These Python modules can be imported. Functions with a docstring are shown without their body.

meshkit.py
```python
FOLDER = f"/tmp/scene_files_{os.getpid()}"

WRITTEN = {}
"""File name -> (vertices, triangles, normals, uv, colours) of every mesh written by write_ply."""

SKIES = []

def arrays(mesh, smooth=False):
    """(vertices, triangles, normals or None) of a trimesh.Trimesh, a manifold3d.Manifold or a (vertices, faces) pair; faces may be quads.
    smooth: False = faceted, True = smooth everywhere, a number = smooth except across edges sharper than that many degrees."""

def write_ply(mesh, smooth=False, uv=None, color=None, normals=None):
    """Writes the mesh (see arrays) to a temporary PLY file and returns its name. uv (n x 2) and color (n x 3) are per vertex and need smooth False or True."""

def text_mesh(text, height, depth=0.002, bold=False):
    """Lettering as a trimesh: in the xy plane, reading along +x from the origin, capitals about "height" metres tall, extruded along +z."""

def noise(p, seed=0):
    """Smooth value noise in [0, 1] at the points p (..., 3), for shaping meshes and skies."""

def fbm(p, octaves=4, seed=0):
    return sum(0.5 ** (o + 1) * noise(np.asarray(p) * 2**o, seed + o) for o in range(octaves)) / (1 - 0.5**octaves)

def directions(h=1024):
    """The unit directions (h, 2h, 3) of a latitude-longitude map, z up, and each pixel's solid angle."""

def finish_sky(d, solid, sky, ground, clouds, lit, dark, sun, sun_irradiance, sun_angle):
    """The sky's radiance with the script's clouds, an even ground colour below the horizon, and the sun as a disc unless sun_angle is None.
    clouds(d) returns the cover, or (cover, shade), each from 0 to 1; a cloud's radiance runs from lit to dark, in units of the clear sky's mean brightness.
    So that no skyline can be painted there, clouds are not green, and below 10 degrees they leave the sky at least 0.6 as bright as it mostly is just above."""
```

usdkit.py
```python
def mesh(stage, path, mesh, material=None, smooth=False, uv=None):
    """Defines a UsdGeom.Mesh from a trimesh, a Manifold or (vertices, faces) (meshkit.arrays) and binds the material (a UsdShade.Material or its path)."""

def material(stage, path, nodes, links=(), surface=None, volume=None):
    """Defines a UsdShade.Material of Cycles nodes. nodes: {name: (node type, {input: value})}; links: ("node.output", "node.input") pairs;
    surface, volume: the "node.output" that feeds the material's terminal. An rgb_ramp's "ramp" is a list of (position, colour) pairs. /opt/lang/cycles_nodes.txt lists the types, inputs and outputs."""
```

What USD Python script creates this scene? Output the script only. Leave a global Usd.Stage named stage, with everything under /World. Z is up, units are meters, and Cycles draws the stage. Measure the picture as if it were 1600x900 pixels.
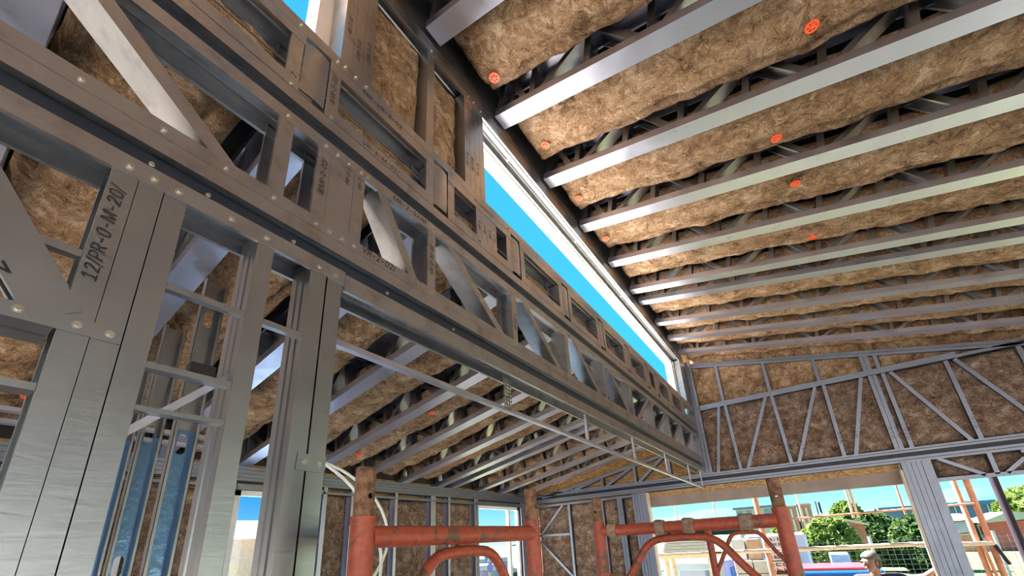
import math, random
import numpy as np, trimesh, manifold3d as m3, usdkit, meshkit
from pxr import Usd, UsdGeom, UsdLux, UsdShade, Gf, Sdf
from scipy.spatial.transform import Rotation

stage = Usd.Stage.CreateInMemory()
UsdGeom.Xform.Define(stage, '/World')
rng = random.Random(7)

# ------------------------------------------------------------------ camera, sky, sun, exposure
# the camera stands at the world's origin: z is measured from the lens, the floor lies 1.9 m below
FPX, CX, CY = 651.4, 807.9, 622.9                      # focal length and principal point in pixels of the 1600x900 frame
EXPOSURE = 0.4
SUN_DIR_FROM = np.array([-0.72, 0.12, 0.85])           # towards the sun
SUN_STRENGTH = 11.0
SKY_STRENGTH = 1.0
Mw = Rotation.from_rotvec([1.21368029, 0.32345828, -0.55138664]).as_matrix()
cam = UsdGeom.Camera.Define(stage, '/World/camera')
cam.CreateHorizontalApertureAttr(36.0)
cam.CreateFocalLengthAttr(FPX / 1600 * 36)
cam.CreateHorizontalApertureOffsetAttr(-(CX - 800) / 1600 * 36)
cam.CreateVerticalApertureOffsetAttr((CY - 450) / 1600 * 36)
cam.CreateExposureAttr(EXPOSURE)
cam.CreateClippingRangeAttr(Gf.Vec2f(0.02, 5000))
R, Up, Bk = Mw[0], -Mw[1], -Mw[2]
cam.AddTransformOp().Set(Gf.Matrix4d(*R, 0, *Up, 0, *Bk, 0, 0, 0, 0, 1))


def mat(name, nodes, links=(), surface='p.BSDF', volume=None):
    return usdkit.material(stage, '/World/Looks/' + name, nodes, links, surface=surface, volume=volume)


sky_m = mat('sky', {'t': ('texture_coordinate', {}), 's': ('separate_xyz', {}),
                    'r': ('rgb_ramp', {'ramp': [(0, (.75, .97, 1.0)), (.03, (.45, .92, 1.0)), (.10, (.14, .66, .95)), (.3, (.06, .56, .90)), (1, (.05, .42, .86))]}),
                    'b': ('background_shader', {'strength': SKY_STRENGTH})},
            [('t.generated', 's.vector'), ('s.z', 'r.fac'), ('r.color', 'b.color')], surface='b.background')
dome = UsdLux.DomeLight.Define(stage, '/World/sky')
UsdShade.MaterialBindingAPI.Apply(dome.GetPrim()).Bind(sky_m)
sun = UsdLux.DistantLight.Define(stage, '/World/sun')
sun.CreateIntensityAttr(SUN_STRENGTH); sun.CreateNormalizeAttr(True); sun.CreateAngleAttr(0.53); sun.CreateColorAttr(Gf.Vec3f(1, .93, .87))
sd = SUN_DIR_FROM / np.linalg.norm(SUN_DIR_FROM)
sx = np.cross([0, 0, 1], sd); sx /= np.linalg.norm(sx); sy = np.cross(sd, sx)
sun.AddTransformOp().Set(Gf.Matrix4d(*sx, 0, *sy, 0, *sd, 0, 0, 0, 0, 1))

# ------------------------------------------------------------------ materials
POS = ('geometry', {})


def metal(name, base, rough, metallic=1.0, spangle=.08, film=None):
    lo = tuple(c * (1 - spangle) for c in base); hi = tuple(min(1, c * (1 + spangle)) for c in base)
    return mat(name, {'g': POS, 'n': ('noise_texture', {'scale': 9.0, 'detail': 4.0, 'roughness': .6}),
                      'v': ('voronoi_texture', {'scale': 70.0}),
                      'm': ('mix_color', {'fac': .22}),
                      'r': ('rgb_ramp', {'ramp': [(.3, lo), (.7, hi)]}),
                      'rr': ('map_range', {'from_min': .3, 'from_max': .7, 'to_min': rough * .85, 'to_max': rough * 1.2}),
                      'b': ('bump', {'strength': .06, 'distance': .004}),
                      'p': ('principled_bsdf', {'metallic': metallic, 'roughness': rough, 'base_color': base})},
               [('g.position', 'n.vector'), ('g.position', 'v.vector'), ('n.color', 'm.a'), ('v.color', 'm.b'), ('m.result', 'r.fac'),
                ('r.color', 'p.base_color'), ('n.fac', 'rr.value'), ('rr.result', 'p.roughness'), ('n.fac', 'b.height'), ('b.normal', 'p.normal')])


def paint(name, base, rough=.6, var=.12, scale=12.0, bump=.1, metallic=0.0, spec=.4, dark=None, cut=(.35, .65)):
    lo = dark or tuple(c * (1 - var) for c in base); hi = tuple(min(1, c * (1 + var)) for c in base)
    return mat(name, {'g': POS, 'n': ('noise_texture', {'scale': scale, 'detail': 5.0, 'roughness': .6}),
                      'r': ('rgb_ramp', {'ramp': [(cut[0], lo), (cut[1], hi)]}),
                      'b': ('bump', {'strength': bump, 'distance': .01}),
                      'p': ('principled_bsdf', {'metallic': metallic, 'roughness': rough, 'specular_ior_level': spec})},
               [('g.position', 'n.vector'), ('n.fac', 'r.fac'), ('r.color', 'p.base_color'), ('n.fac', 'b.height'), ('b.normal', 'p.normal')])


STEEL = metal('galvanised_steel', (.36, .365, .38), .36, spangle=.06)
STEEL_B = metal('galvanised_steel_rafter', (.45, .46, .56), .40, spangle=.03)
STEEL_P = mat('galvanised_steel_post', {'g': POS, 'mp': ('mapping', {'mapping_type': 'point', 'scale': (10, 10, 55)}), 'n': ('noise_texture', {'scale': 1.0, 'detail': 4.0, 'distortion': .8}), 'n2': ('noise_texture', {'scale': 5.0, 'detail': 3.0}),
                                       'r': ('rgb_ramp', {'ramp': [(.3, (.29, .31, .335)), (.7, (.35, .37, .395))]}), 'b': ('bump', {'strength': .10, 'distance': .004}),
                                       'p': ('principled_bsdf', {'metallic': 1.0, 'roughness': .36})},
              [('g.position', 'mp.vector'), ('mp.vector', 'n.vector'), ('g.position', 'n2.vector'), ('n2.fac', 'r.fac'), ('r.color', 'p.base_color'), ('n.fac', 'b.height'), ('b.normal', 'p.normal')])
STEEL_W = metal('galvanised_steel_wall', (.25, .275, .34), .42, spangle=.05)
SCREW = metal('zinc_screw', (.52, .50, .46), .34)
GAP_SHADE = paint('dark_gap_shade', (.010, .014, .024), .42, bump=.15, spec=.5)  # near-black blue, stands in for the shade inside the steel gaps
FILM = mat('blue_protective_film', {'g': POS, 'n': ('noise_texture', {'scale': 30.0, 'detail': 3.0}), 'b': ('bump', {'strength': .5, 'distance': .004}),
                                    'p': ('principled_bsdf', {'base_color': (.15, .29, .50), 'roughness': .25, 'metallic': .55})},
           [('g.position', 'n.vector'), ('n.fac', 'b.height'), ('b.normal', 'p.normal')])
INK = paint('marker_ink', (.012, .012, .014), .5, bump=0)
OSB = mat('osb_board', {'g': POS, 'm': ('mapping', {'mapping_type': 'point', 'scale': (14, 14, 40)}), 'v': ('voronoi_texture', {'scale': 1.6, 'randomness': 1.0}),
                        'n': ('noise_texture', {'scale': 2.0, 'detail': 4.0}), 'x': ('mix_color', {'fac': .4}),
                        'r': ('rgb_ramp', {'ramp': [(.2, (.20, .105, .035)), (.5, (.40, .225, .085)), (.8, (.55, .36, .16))]}),
                        'p': ('principled_bsdf', {'roughness': .75})},
          [('g.position', 'm.vector'), ('m.vector', 'v.vector'), ('m.vector', 'n.vector'), ('v.color', 'x.a'), ('n.color', 'x.b'), ('x.result', 'r.fac'), ('r.color', 'p.base_color')])


def wool(name, dark, mid, light, scale):
    return mat(name, {'g': POS,
                      'w': ('noise_texture', {'scale': scale * .35, 'detail': 3.0, 'distortion': 1.2}),
                      'ws': ('vector_math', {'math_type': 'scale', 'scale': .22}),
                      'wa': ('vector_math', {'math_type': 'add'}),
                      'n1': ('noise_texture', {'scale': scale, 'detail': 8.0, 'roughness': .68, 'distortion': .9}),
                      'n2': ('noise_texture', {'scale': scale * 5, 'detail': 5.0, 'roughness': .7, 'distortion': 1.5}),
                      'n3': ('noise_texture', {'scale': scale * .4, 'detail': 2.0}),
                      'm': ('mix_float', {'fac': .5}), 'm3': ('mix_float', {'fac': .2}),
                      'r': ('rgb_ramp', {'ramp': [(.40, dark), (.462, tuple(.65 * a + .35 * b for a, b in zip(mid, dark))), (.505, mid), (.55, tuple(.55 * a + .45 * b for a, b in zip(mid, light))), (.61, light)]}),
                      'b': ('bump', {'strength': 1.0, 'distance': .06}),
                      'p': ('principled_bsdf', {'roughness': .95, 'specular_ior_level': .08, 'sheen_weight': .15, 'sheen_tint': (.9, .75, .55)})},
               [('g.position', 'w.vector'), ('w.color', 'ws.vector1'), ('ws.vector', 'wa.vector1'), ('g.position', 'wa.vector2'),
                ('wa.vector', 'n1.vector'), ('wa.vector', 'n2.vector'), ('g.position', 'n3.vector'), ('n1.fac', 'm.a'), ('n2.fac', 'm.b'), ('m.result', 'm3.a'), ('n3.fac', 'm3.b'), ('m3.result', 'r.fac'),
                ('r.color', 'p.base_color'), ('m.result', 'b.height'), ('b.normal', 'p.normal')])


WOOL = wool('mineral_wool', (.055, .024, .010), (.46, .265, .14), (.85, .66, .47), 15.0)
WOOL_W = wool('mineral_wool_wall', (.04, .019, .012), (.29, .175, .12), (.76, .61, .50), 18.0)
DECK = paint('roof_deck', (.045, .035, .03), .8)
ROOFTOP = paint('roof_membrane', (.72, .72, .70), .7, var=.04)
CREAM = paint('sheathing_board', (.56, .46, .385), .8, var=.05, scale=6)
ORANGE = paint('orange_plastic', (.85, .10, .025), .45, var=.1)
BLACK = paint('black_plastic', (.012, .012, .014), .35)
WHITEP = paint('white_plastic', (.78, .78, .76), .4, var=.04)
MEMB = paint('grey_membrane', (.36, .36, .37), .8, var=.05, scale=2)
BROWN = paint('brown_fascia', (.30, .235, .20), .7, var=.12, scale=5)
CONC = paint('concrete', (.60, .58, .55), .85, var=.12, scale=3, bump=.2)
RED = mat('red_oxide_paint', {'g': POS, 'n': ('noise_texture', {'scale': 14.0, 'detail': 7.0, 'roughness': .68, 'distortion': .4}), 'n2': ('noise_texture', {'scale': 55.0, 'detail': 4.0}),
                              'f': ('rgb_ramp', {'ramp': [(.0, (1, 1, 1)), (.40, (1, 1, 1)), (.44, (0, 0, 0)), (1, (0, 0, 0))]}),
                              'r': ('rgb_ramp', {'ramp': [(.3, (.25, .040, .018)), (.7, (.36, .068, .032))]}),
                              'x': ('mix_color', {'b': (.10, .055, .035)}), 'b': ('bump', {'strength': .35, 'distance': .004}),
                              'p': ('principled_bsdf', {'roughness': .5})},
          [('g.position', 'n.vector'), ('g.position', 'n2.vector'), ('n.fac', 'f.fac'), ('n2.fac', 'r.fac'), ('r.color', 'x.a'), ('f.color', 'x.fac'), ('x.result', 'p.base_color'), ('n.fac', 'b.height'), ('b.normal', 'p.normal')])
RUST = paint('rusty_spigot', (.17, .09, .052), .85, var=.3, scale=30, bump=.5, dark=(.07, .035, .02), cut=(.38, .6))
MORTAR = paint('dried_mortar', (.22, .15, .11), .95, var=.3, scale=35, bump=.6)
REDPOLE = paint('faded_orange_pole', (.50, .20, .13), .6, var=.2, scale=9)
WOODP = paint('weathered_plank', (.60, .47, .36), .85, var=.15, scale=20)
DARKPOLE = paint('dark_post', (.028, .022, .032), .75, spec=.15)
GRASS = paint('grass_ground', (.13, .14, .045), .95, var=.3, scale=1.5, dark=(.07, .095, .03))
GRAVEL = paint('gravel_ground', (.55, .50, .44), .95, var=.2, scale=5, bump=.4)
LEAF = [mat('leaf_%s' % n, {'o': POS, 'n': ('noise_texture', {'scale': 1.2, 'detail': 3.0}), 'r': ('rgb_ramp', {'ramp': [(.3, a), (.7, b)]}), 'd': ('diffuse_bsdf', {}), 't': ('translucent_bsdf', {}), 'm': ('mix_closure', {'fac': .3})},
            [('o.position', 'n.vector'), ('n.fac', 'r.fac'), ('r.color', 'd.color'), ('r.color', 't.color'), ('d.BSDF', 'm.closure1'), ('t.BSDF', 'm.closure2')], surface='m.closure')
        for n, a, b in (('light', (.09, .15, .035), (.20, .27, .08)), ('mid', (.035, .08, .03), (.10, .155, .055)))]
BARK = paint('bark', (.14, .09, .06), .95, var=.3, scale=15)
BRICK = paint('brick_wall', (.38, .17, .12), .9, var=.15, scale=8)
BARN = paint('red_barn_wall', (.33, .085, .08), .8, var=.1, scale=4)
WHITEW = paint('white_render', (.34, .33, .31), .9, var=.05, scale=3)
BLUEG = paint('blue_cladding', (.06, .13, .26), .4, var=.1, scale=.5)
HILL = paint('distant_hill', (.055, .19, .27), 1.0, var=.1, scale=.02, spec=.0)  # bluish haze of the distance is put into this colour
CARW = paint('white_car_paint', (.36, .39, .44), .25, var=.02)
CARB = paint('blue_car_paint', (.012, .09, .36), .22, var=.03)
CARR = paint('red_car_trim', (.60, .05, .07), .3, var=.03)
GLASSB = mat('car_glass', {'p': ('principled_bsdf', {'base_color': (.10, .17, .28), 'roughness': .08, 'specular_ior_level': .8})})
RUBBER = paint('tyre_rubber', (.02, .02, .02), .8)
BLOCK = paint('white_block', (.36, .35, .34), .9, var=.06)
CARD = paint('brown_cardboard', (.38, .24, .16), .8, var=.1)
CLAY = paint('hollow_clay_block', (.52, .42, .36), .9, var=.12, scale=20)
VOID = paint('dark_void', (.02, .015, .015), .9)
FENCEM = paint('fence_wire', (.26, .28, .28), .5, metallic=.3)
SKIN = mat('skin', {'p': ('principled_bsdf', {'base_color': (.22, .10, .065), 'roughness': .5, 'subsurface_weight': .08})})
CLOTH = paint('dark_tshirt', (.045, .042, .048), .9, scale=30)
TROUS = paint('work_trousers', (.07, .08, .11), .9, scale=30)
CAPM = paint('grey_cap', (.12, .115, .10), .9, scale=40)
HAIR = paint('dark_hair', (.03, .02, .016), .6)
SIGNB = paint('sign_blue', (.02, .16, .50), .4, var=.02)
SIGNW = paint('sign_white', (.42, .43, .45), .4, var=.02)
PANE = mat('window_pane', {'f0': ('layer_weight', {'blend': .5}), 'f': ('rgb_ramp', {'ramp': [(0, (.04,) * 3), (.6, (.08,) * 3), (.85, (.25,) * 3), (1, (.9,) * 3)]}), 't': ('transparent_bsdf', {'color': (.92, .96, .97)}), 'g': ('glossy_bsdf', {'roughness': .02}), 'm': ('mix_closure', {})},
           [('f0.facing', 'f.fac'), ('f.color', 'm.fac'), ('t.BSDF', 'm.closure1'), ('g.BSDF', 'm.closure2')], surface='m.closure')
PANEB = mat('window_pane_blue', {'f0': ('layer_weight', {'blend': .5}), 'f': ('rgb_ramp', {'ramp': [(0, (.08,) * 3), (.6, (.18,) * 3), (.85, (.4,) * 3), (1, (.95,) * 3)]}), 't': ('transparent_bsdf', {'color': (.62, .78, .95)}), 'g': ('glossy_bsdf', {'roughness': .03, 'color': (.7, .85, 1.0)}), 'm': ('mix_closure', {})},
            [('f0.facing', 'f.fac'), ('f.color', 'm.fac'), ('t.BSDF', 'm.closure1'), ('g.BSDF', 'm.closure2')], surface='m.closure')

# ------------------------------------------------------------------ helpers
taken, LOC, BB = {}, {}, {}


def numbered(path):
    n = taken.get(path, -1) + 1
    taken[path] = n
    return path if n == 0 else '%s_%03d' % (path, n)


def data(prim, **k):
    for a, b in k.items():
        if b:
            prim.SetCustomDataByKey(a, b)


def thing(name, label=None, cat=None, loc=(0, 0, 0), group=None, kind=None):
    path = numbered('/World/' + name)
    x = UsdGeom.Xform.Define(stage, path)
    x.AddTranslateOp().Set(Gf.Vec3d(*map(float, loc)))
    data(x.GetPrim(), label=label, category=cat, group=group, kind=kind)
    LOC[path] = np.array(loc, float)
    return path


def struct(name, loc=(0, 0, 0)):
    return thing(name, kind='structure', loc=loc)


def part(parent, name, mesh, material, label=None, kind=None, smooth=False):
    """world-space mesh; becomes a child of parent, relative to the parent's base"""
    path = numbered(parent + '/' + name)
    top = '/'.join(path.split('/')[:3])
    v, f, _ = meshkit.arrays(mesh)
    p = usdkit.mesh(stage, path, trimesh.Trimesh(v - LOC[top], f, process=False), material, smooth=smooth)
    data(p.GetPrim(), label=label, kind=kind)
    if path.count('/') == 3:
        BB.setdefault(parent, []).append((path, v.min(0), v.max(0)))
    return path


def host(t, p):
    """the part of the thing t that the small piece at p sits on"""
    best = [((hi - lo).prod(), q) for q, lo, hi in BB.get(t, []) if (np.asarray(p) > lo - .006).all() and (np.asarray(p) < hi + .006).all()]
    return min(best)[1] if best else t


def single(name, mesh, material, label, cat, group=None, smooth=False, kind=None):
    v, f, _ = meshkit.arrays(mesh)
    c = np.array([v[:, 0].mean(), v[:, 1].mean(), v[:, 2].min()])
    path = numbered('/World/' + name)
    p = usdkit.mesh(stage, path, trimesh.Trimesh(v - c, f, process=False), material, smooth=smooth)
    UsdGeom.Xformable(p).AddTranslateOp().Set(Gf.Vec3d(*map(float, c)))
    data(p.GetPrim(), label=label, category=cat, group=group, kind=kind)
    return path


def copy(src, loc, label, group=None):
    was = stage.GetPrimAtPath(src).GetCustomData()
    base = src.rsplit('/', 1)[1]
    while base[-4:-3] == '_' and base[-3:].isdigit():
        base = base[:-4]
    path = numbered('/World/' + base)
    x = UsdGeom.Xform.Define(stage, path)
    x.GetPrim().GetReferences().AddInternalReference(src)
    x.GetPrim().SetInstanceable(True)
    x.GetPrim().GetAttribute('xformOp:translate').Set(Gf.Vec3d(*map(float, loc)))
    data(x.GetPrim(), label=label, category=was['category'], group=group or was.get('group'))
    return path


A = lambda *v: np.array(v, float)
unit = lambda v: np.asarray(v, float) / np.linalg.norm(v)
cat_ = trimesh.util.concatenate


def fix(v, f):
    a, b, c = v[f[:, 0]], v[f[:, 1]], v[f[:, 2]]
    if np.einsum('ij,ij->i', a, np.cross(b, c)).sum() < 0:
        f = f[:, ::-1]
    return trimesh.Trimesh(v, f, process=False)


def cee(p0, p1, U, V, w=.052, d=.12, lip=.013, t=.002, ribs=0, tri=None):
    """a cold-formed C section from p0 to p1: web at u=0 over v 0..d, flanges of width w at v=0 and v=d, lips; it opens towards U"""
    p0, p1, U, V = (np.asarray(x, float) for x in (p0, p1, U, V))
    U, V = unit(U), unit(V)
    path = ([(w, lip)] if lip else []) + [(w, 0), (0, 0)]
    for k in range(ribs):
        c = d * (k + 1) / (ribs + 1)
        path += [(0, c - .007), (.004, c), (0, c + .007)]
    path += [(0, d), (w, d)] + ([(w, d - lip)] if lip else [])
    q = np.array(path)
    seg = np.diff(q, axis=0)
    nrm = np.stack([-seg[:, 1], seg[:, 0]], 1) / np.linalg.norm(seg, axis=1)[:, None]
    vn = np.vstack([nrm[:1], nrm[:-1] + nrm[1:], nrm[-1:]])
    vn /= (np.linalg.norm(vn, axis=1) ** 2)[:, None] / np.where(np.arange(len(q))[:, None] % len(q) == -1, 1, 1) / 1.0
    vn[0], vn[-1] = nrm[0], nrm[-1]
    vn[1:-1] *= 2.0 * 0.5 * 2.0 / 2.0
    mid = np.array([w / 2, d / 2])
    inner = q + vn * t
    if np.linalg.norm(inner - mid, axis=1).sum() > np.linalg.norm(q - vn * t - mid, axis=1).sum():
        inner = q - vn * t
    n = len(q)
    ring = np.vstack([q, inner[::-1]])
    at = lambda p: p[None] + ring[:, :1] * U[None] + ring[:, 1:] * V[None]
    v = np.vstack([at(p0), at(p1)])
    m, f = 2 * n, []
    for i in range(m):
        j = (i + 1) % m
        f += [(i, j, m + j), (i, m + j, m + i)]
    for i in range(n - 1):
        a, b, c, e = i, i + 1, m - 2 - i, m - 1 - i
        f += [(a, e, c), (a, c, b), (m + a, m + c, m + e), (m + a, m + b, m + c)]
    return fix(v, np.array(f))


def mem(n, p0, p1, opening=1, w=.052, d=.12, inset=0., **k):
    """a C section whose front flange faces n and is centred on the line p0-p1"""
    n, p0, p1 = unit(n), np.asarray(p0, float), np.asarray(p1, float)
    s = np.cross(n, unit(p1 - p0)) * opening
    return cee(p0 - s * w / 2 - n * inset, p1 - s * w / 2 - n * inset, s, -n, w, d, **k)


def box(x0, x1, y0, y1, z0, z1):
    m = trimesh.creation.box((abs(x1 - x0), abs(y1 - y0), abs(z1 - z0)))
    m.apply_translation(((x0 + x1) / 2, (y0 + y1) / 2, (z0 + z1) / 2))
    return m


def rbox(x0, x1, y0, y1, z0, z1, r=.01, n=8):
    s = m3.Manifold.sphere(r, n)
    pts = [s.translate((x, y, z)) for x in (x0 + r, x1 - r) for y in (y0 + r, y1 - r) for z in (z0 + r, z1 - r)]
    return tm(m3.Manifold.batch_hull(pts))


def tm(man):
    v, f, _ = meshkit.arrays(man)
    return trimesh.Trimesh(v, f, process=False)


def man(mesh):
    return m3.Manifold(m3.Mesh(np.asarray(mesh.vertices, np.float32), np.asarray(mesh.faces, np.uint32)))


def bar(p0, p1, n, w, h):
    """a solid flat bar: width w in the plane facing n, thickness h behind that plane"""
    p0, p1, n = np.asarray(p0, float), np.asarray(p1, float), unit(n)
    s = unit(np.cross(n, p1 - p0))
    v = np.array([p + s * a * w / 2 - n * b * h for p in (p0, p1) for a in (-1, 1) for b in (0, 1)])
    return tm(m3.Manifold.hull_points(v))


def tube(pts, r, sides=14, cap=True):
    p = np.asarray(pts, float)
    rr = np.broadcast_to(r, (len(p),)).astype(float)
    t = np.gradient(p, axis=0); t /= np.linalg.norm(t, axis=1, keepdims=True)
    up = A(0, 0, 1) if abs(t[0] @ A(0, 0, 1)) < .95 else A(1, 0, 0)
    u = unit(np.cross(t[0], up)); rings = []
    for i in range(len(p)):
        u = unit(u - t[i] * (u @ t[i])); b = np.cross(t[i], u)
        a = np.arange(sides) * 2 * math.pi / sides
        rings.append(p[i] + rr[i] * (np.cos(a)[:, None] * u + np.sin(a)[:, None] * b))
    v = np.vstack(rings + [p[:1], p[-1:]]); f = []
    for i in range(len(p) - 1):
        for j in range(sides):
            a, b = i * sides + j, i * sides + (j + 1) % sides
            f += [(a, b, b + sides), (a, b + sides, a + sides)]
    c0, c1, o = len(v) - 2, len(v) - 1, (len(p) - 1) * sides
    for j in range(sides):
        f += [(c0, (j + 1) % sides, j), (c1, o + j, o + (j + 1) % sides)]
    return fix(v, np.array(f))


def curve(ctrl, n=40):
    from scipy.interpolate import CubicSpline
    c = np.asarray(ctrl, float)
    s = np.r_[0, np.cumsum(np.linalg.norm(np.diff(c, axis=0), axis=1))]
    return CubicSpline(s, c)(np.linspace(0, s[-1], n))


def screw(p, n, r=.0085):
    """a hexagon washer head"""
    n = unit(n)
    a = trimesh.creation.cylinder(r * 1.35, .0025, sections=14); a.apply_translation((0, 0, .00125))
    b = trimesh.creation.cylinder(r * .85, .006, sections=6); b.apply_translation((0, 0, .005))
    m = cat_([a, b]); T = trimesh.geometry.align_vectors([0, 0, 1], n); T[:3, 3] = p
    m.apply_transform(T)
    return m


def lettering(text, h, p, direction, n, slant=.18, stretch=1.0):
    """marker writing that starts at p and reads along direction on a surface facing n"""
    m = meshkit.text_mesh(text, h, .0005)
    v = np.array(m.vertices); v[:, 0] = (v[:, 0] + slant * v[:, 1]) * stretch
    d, n = unit(direction), unit(n); y = np.cross(n, d)
    return trimesh.Trimesh(np.asarray(p) + v[:, :1] * d + v[:, 1:2] * y + (v[:, 2:3] + .0004) * n, m.faces, process=False)


def grid_solid(nx, ny, fn):
    """closed slab from two height fields: fn(s,t)->(top point, bottom point) arrays over a (nx+1)x(ny+1) grid"""
    s, t = np.meshgrid(np.linspace(0, 1, nx + 1), np.linspace(0, 1, ny + 1), indexing='ij')
    a, b = fn(s, t)
    v = np.vstack([a.reshape(-1, 3), b.reshape(-1, 3)]); N = (nx + 1) * (ny + 1)
    idx = np.arange(N).reshape(nx + 1, ny + 1)
    q = np.stack([idx[:-1, :-1], idx[1:, :-1], idx[1:, 1:], idx[:-1, 1:]], -1).reshape(-1, 4)
    ring = np.r_[idx[:, 0], idx[-1, 1:], idx[::-1, -1][1:], idx[0, ::-1][1:-1]]
    rn = np.roll(ring, -1)
    f = np.vstack([q[:, [0, 1, 2]], q[:, [0, 2, 3]], q[:, [2, 1, 0]] + N, q[:, [3, 2, 0]] + N,
                   np.stack([ring, ring + N, rn], 1), np.stack([rn, ring + N, rn + N], 1)])
    return fix(v, f)


def wool_panel(n, origin, eu, ev, wu, wv, thick, seed, amp=.03, res=.03):
    """a slab of mineral wool standing behind a frame: bulging, fibrous front that faces n"""
    n, eu, ev, origin = unit(n), unit(eu), unit(ev), np.asarray(origin, float)
    nu, nv = max(4, int(wu / res)), max(4, int(wv / res))

    def fn(s, t):
        p = origin + s[..., None] * wu * eu + t[..., None] * wv * ev
        e = np.minimum(np.minimum(s * wu, (1 - s) * wu), np.minimum(t * wv, (1 - t) * wv))
        h = amp * (meshkit.fbm(p * 9 + seed, 4, seed) - .5) * 2 + amp * .5 * (meshkit.fbm(p * 28 + seed, 2, seed + 3) - .5) * 2 - .04 * np.exp(-e / .02)
        return p + n * h[..., None], p - n * thick
    return grid_solid(nu, nv, fn)


FRONT = A(1, 0, 0)
F = -1.2                                               # the plane of the girder's and the posts' front faces
D = .12                                                # depth of the steel sections
X_LW, Y_FW, Z_FL = -4.45, 7.2, -1.9                    # left wall, far wall, floor
PITCH = math.radians(11.55); SN, CS = math.sin(PITCH), math.cos(PITCH)
ORD = 'first second third fourth fifth sixth seventh eighth ninth tenth eleventh twelfth thirteenth'.split()
fm = lambda y0, z0, y1, z1, opening=1, **k: mem(FRONT, (F, y0, z0), (F, y1, z1), opening, **k)
PIN = dict(inset=.0025)

# ------------------------------------------------------------------ the setting: floor, ground, roof decks
g = struct('floor')
part(g, 'slab', box(-4.7, 7.5, -3.2, 7.35, -2.08, Z_FL), CONC)
gr = struct('ground')
part(gr, 'gravel', box(-60, 60, -60, 7.6, -2.4, -2.1), GRAVEL)
part(gr, 'meadow', box(-400, 400, 7.6, 450, -2.4, -2.1), GRASS)


def slab(x0, x1, y0, y1, zf, t):
    v = [(x, y, zf(x) + dz) for x in (x0, x1) for y in (y0, y1) for dz in (0, t)]
    return tm(m3.Manifold.hull_points(np.array(v)))


zr = lambda x: 2.818 - math.tan(PITCH) * (x + 1.19)    # underside of the right rafters
zl = lambda x: .855 + math.tan(PITCH) * (x + 4.45)     # underside of the left rafters
ce = struct('ceiling')
part(ce, 'right_deck', slab(-1.42, 4.9, -3.0, 7.45, lambda x: zr(x) + .345, .03), DECK)
part(ce, 'right_roof_sheet', slab(-1.46, 5.0, -3.1, 7.5, lambda x: zr(x) + .378, .03), ROOFTOP)
part(ce, 'left_deck', slab(-4.8, -1.44, -3.2, 7.45, lambda x: zl(x) + .325, .03), DECK)
part(ce, 'left_roof_sheet', slab(-4.95, -1.44, -3.3, 7.5, lambda x: zl(x) + .358, .03), ROOFTOP)

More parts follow.
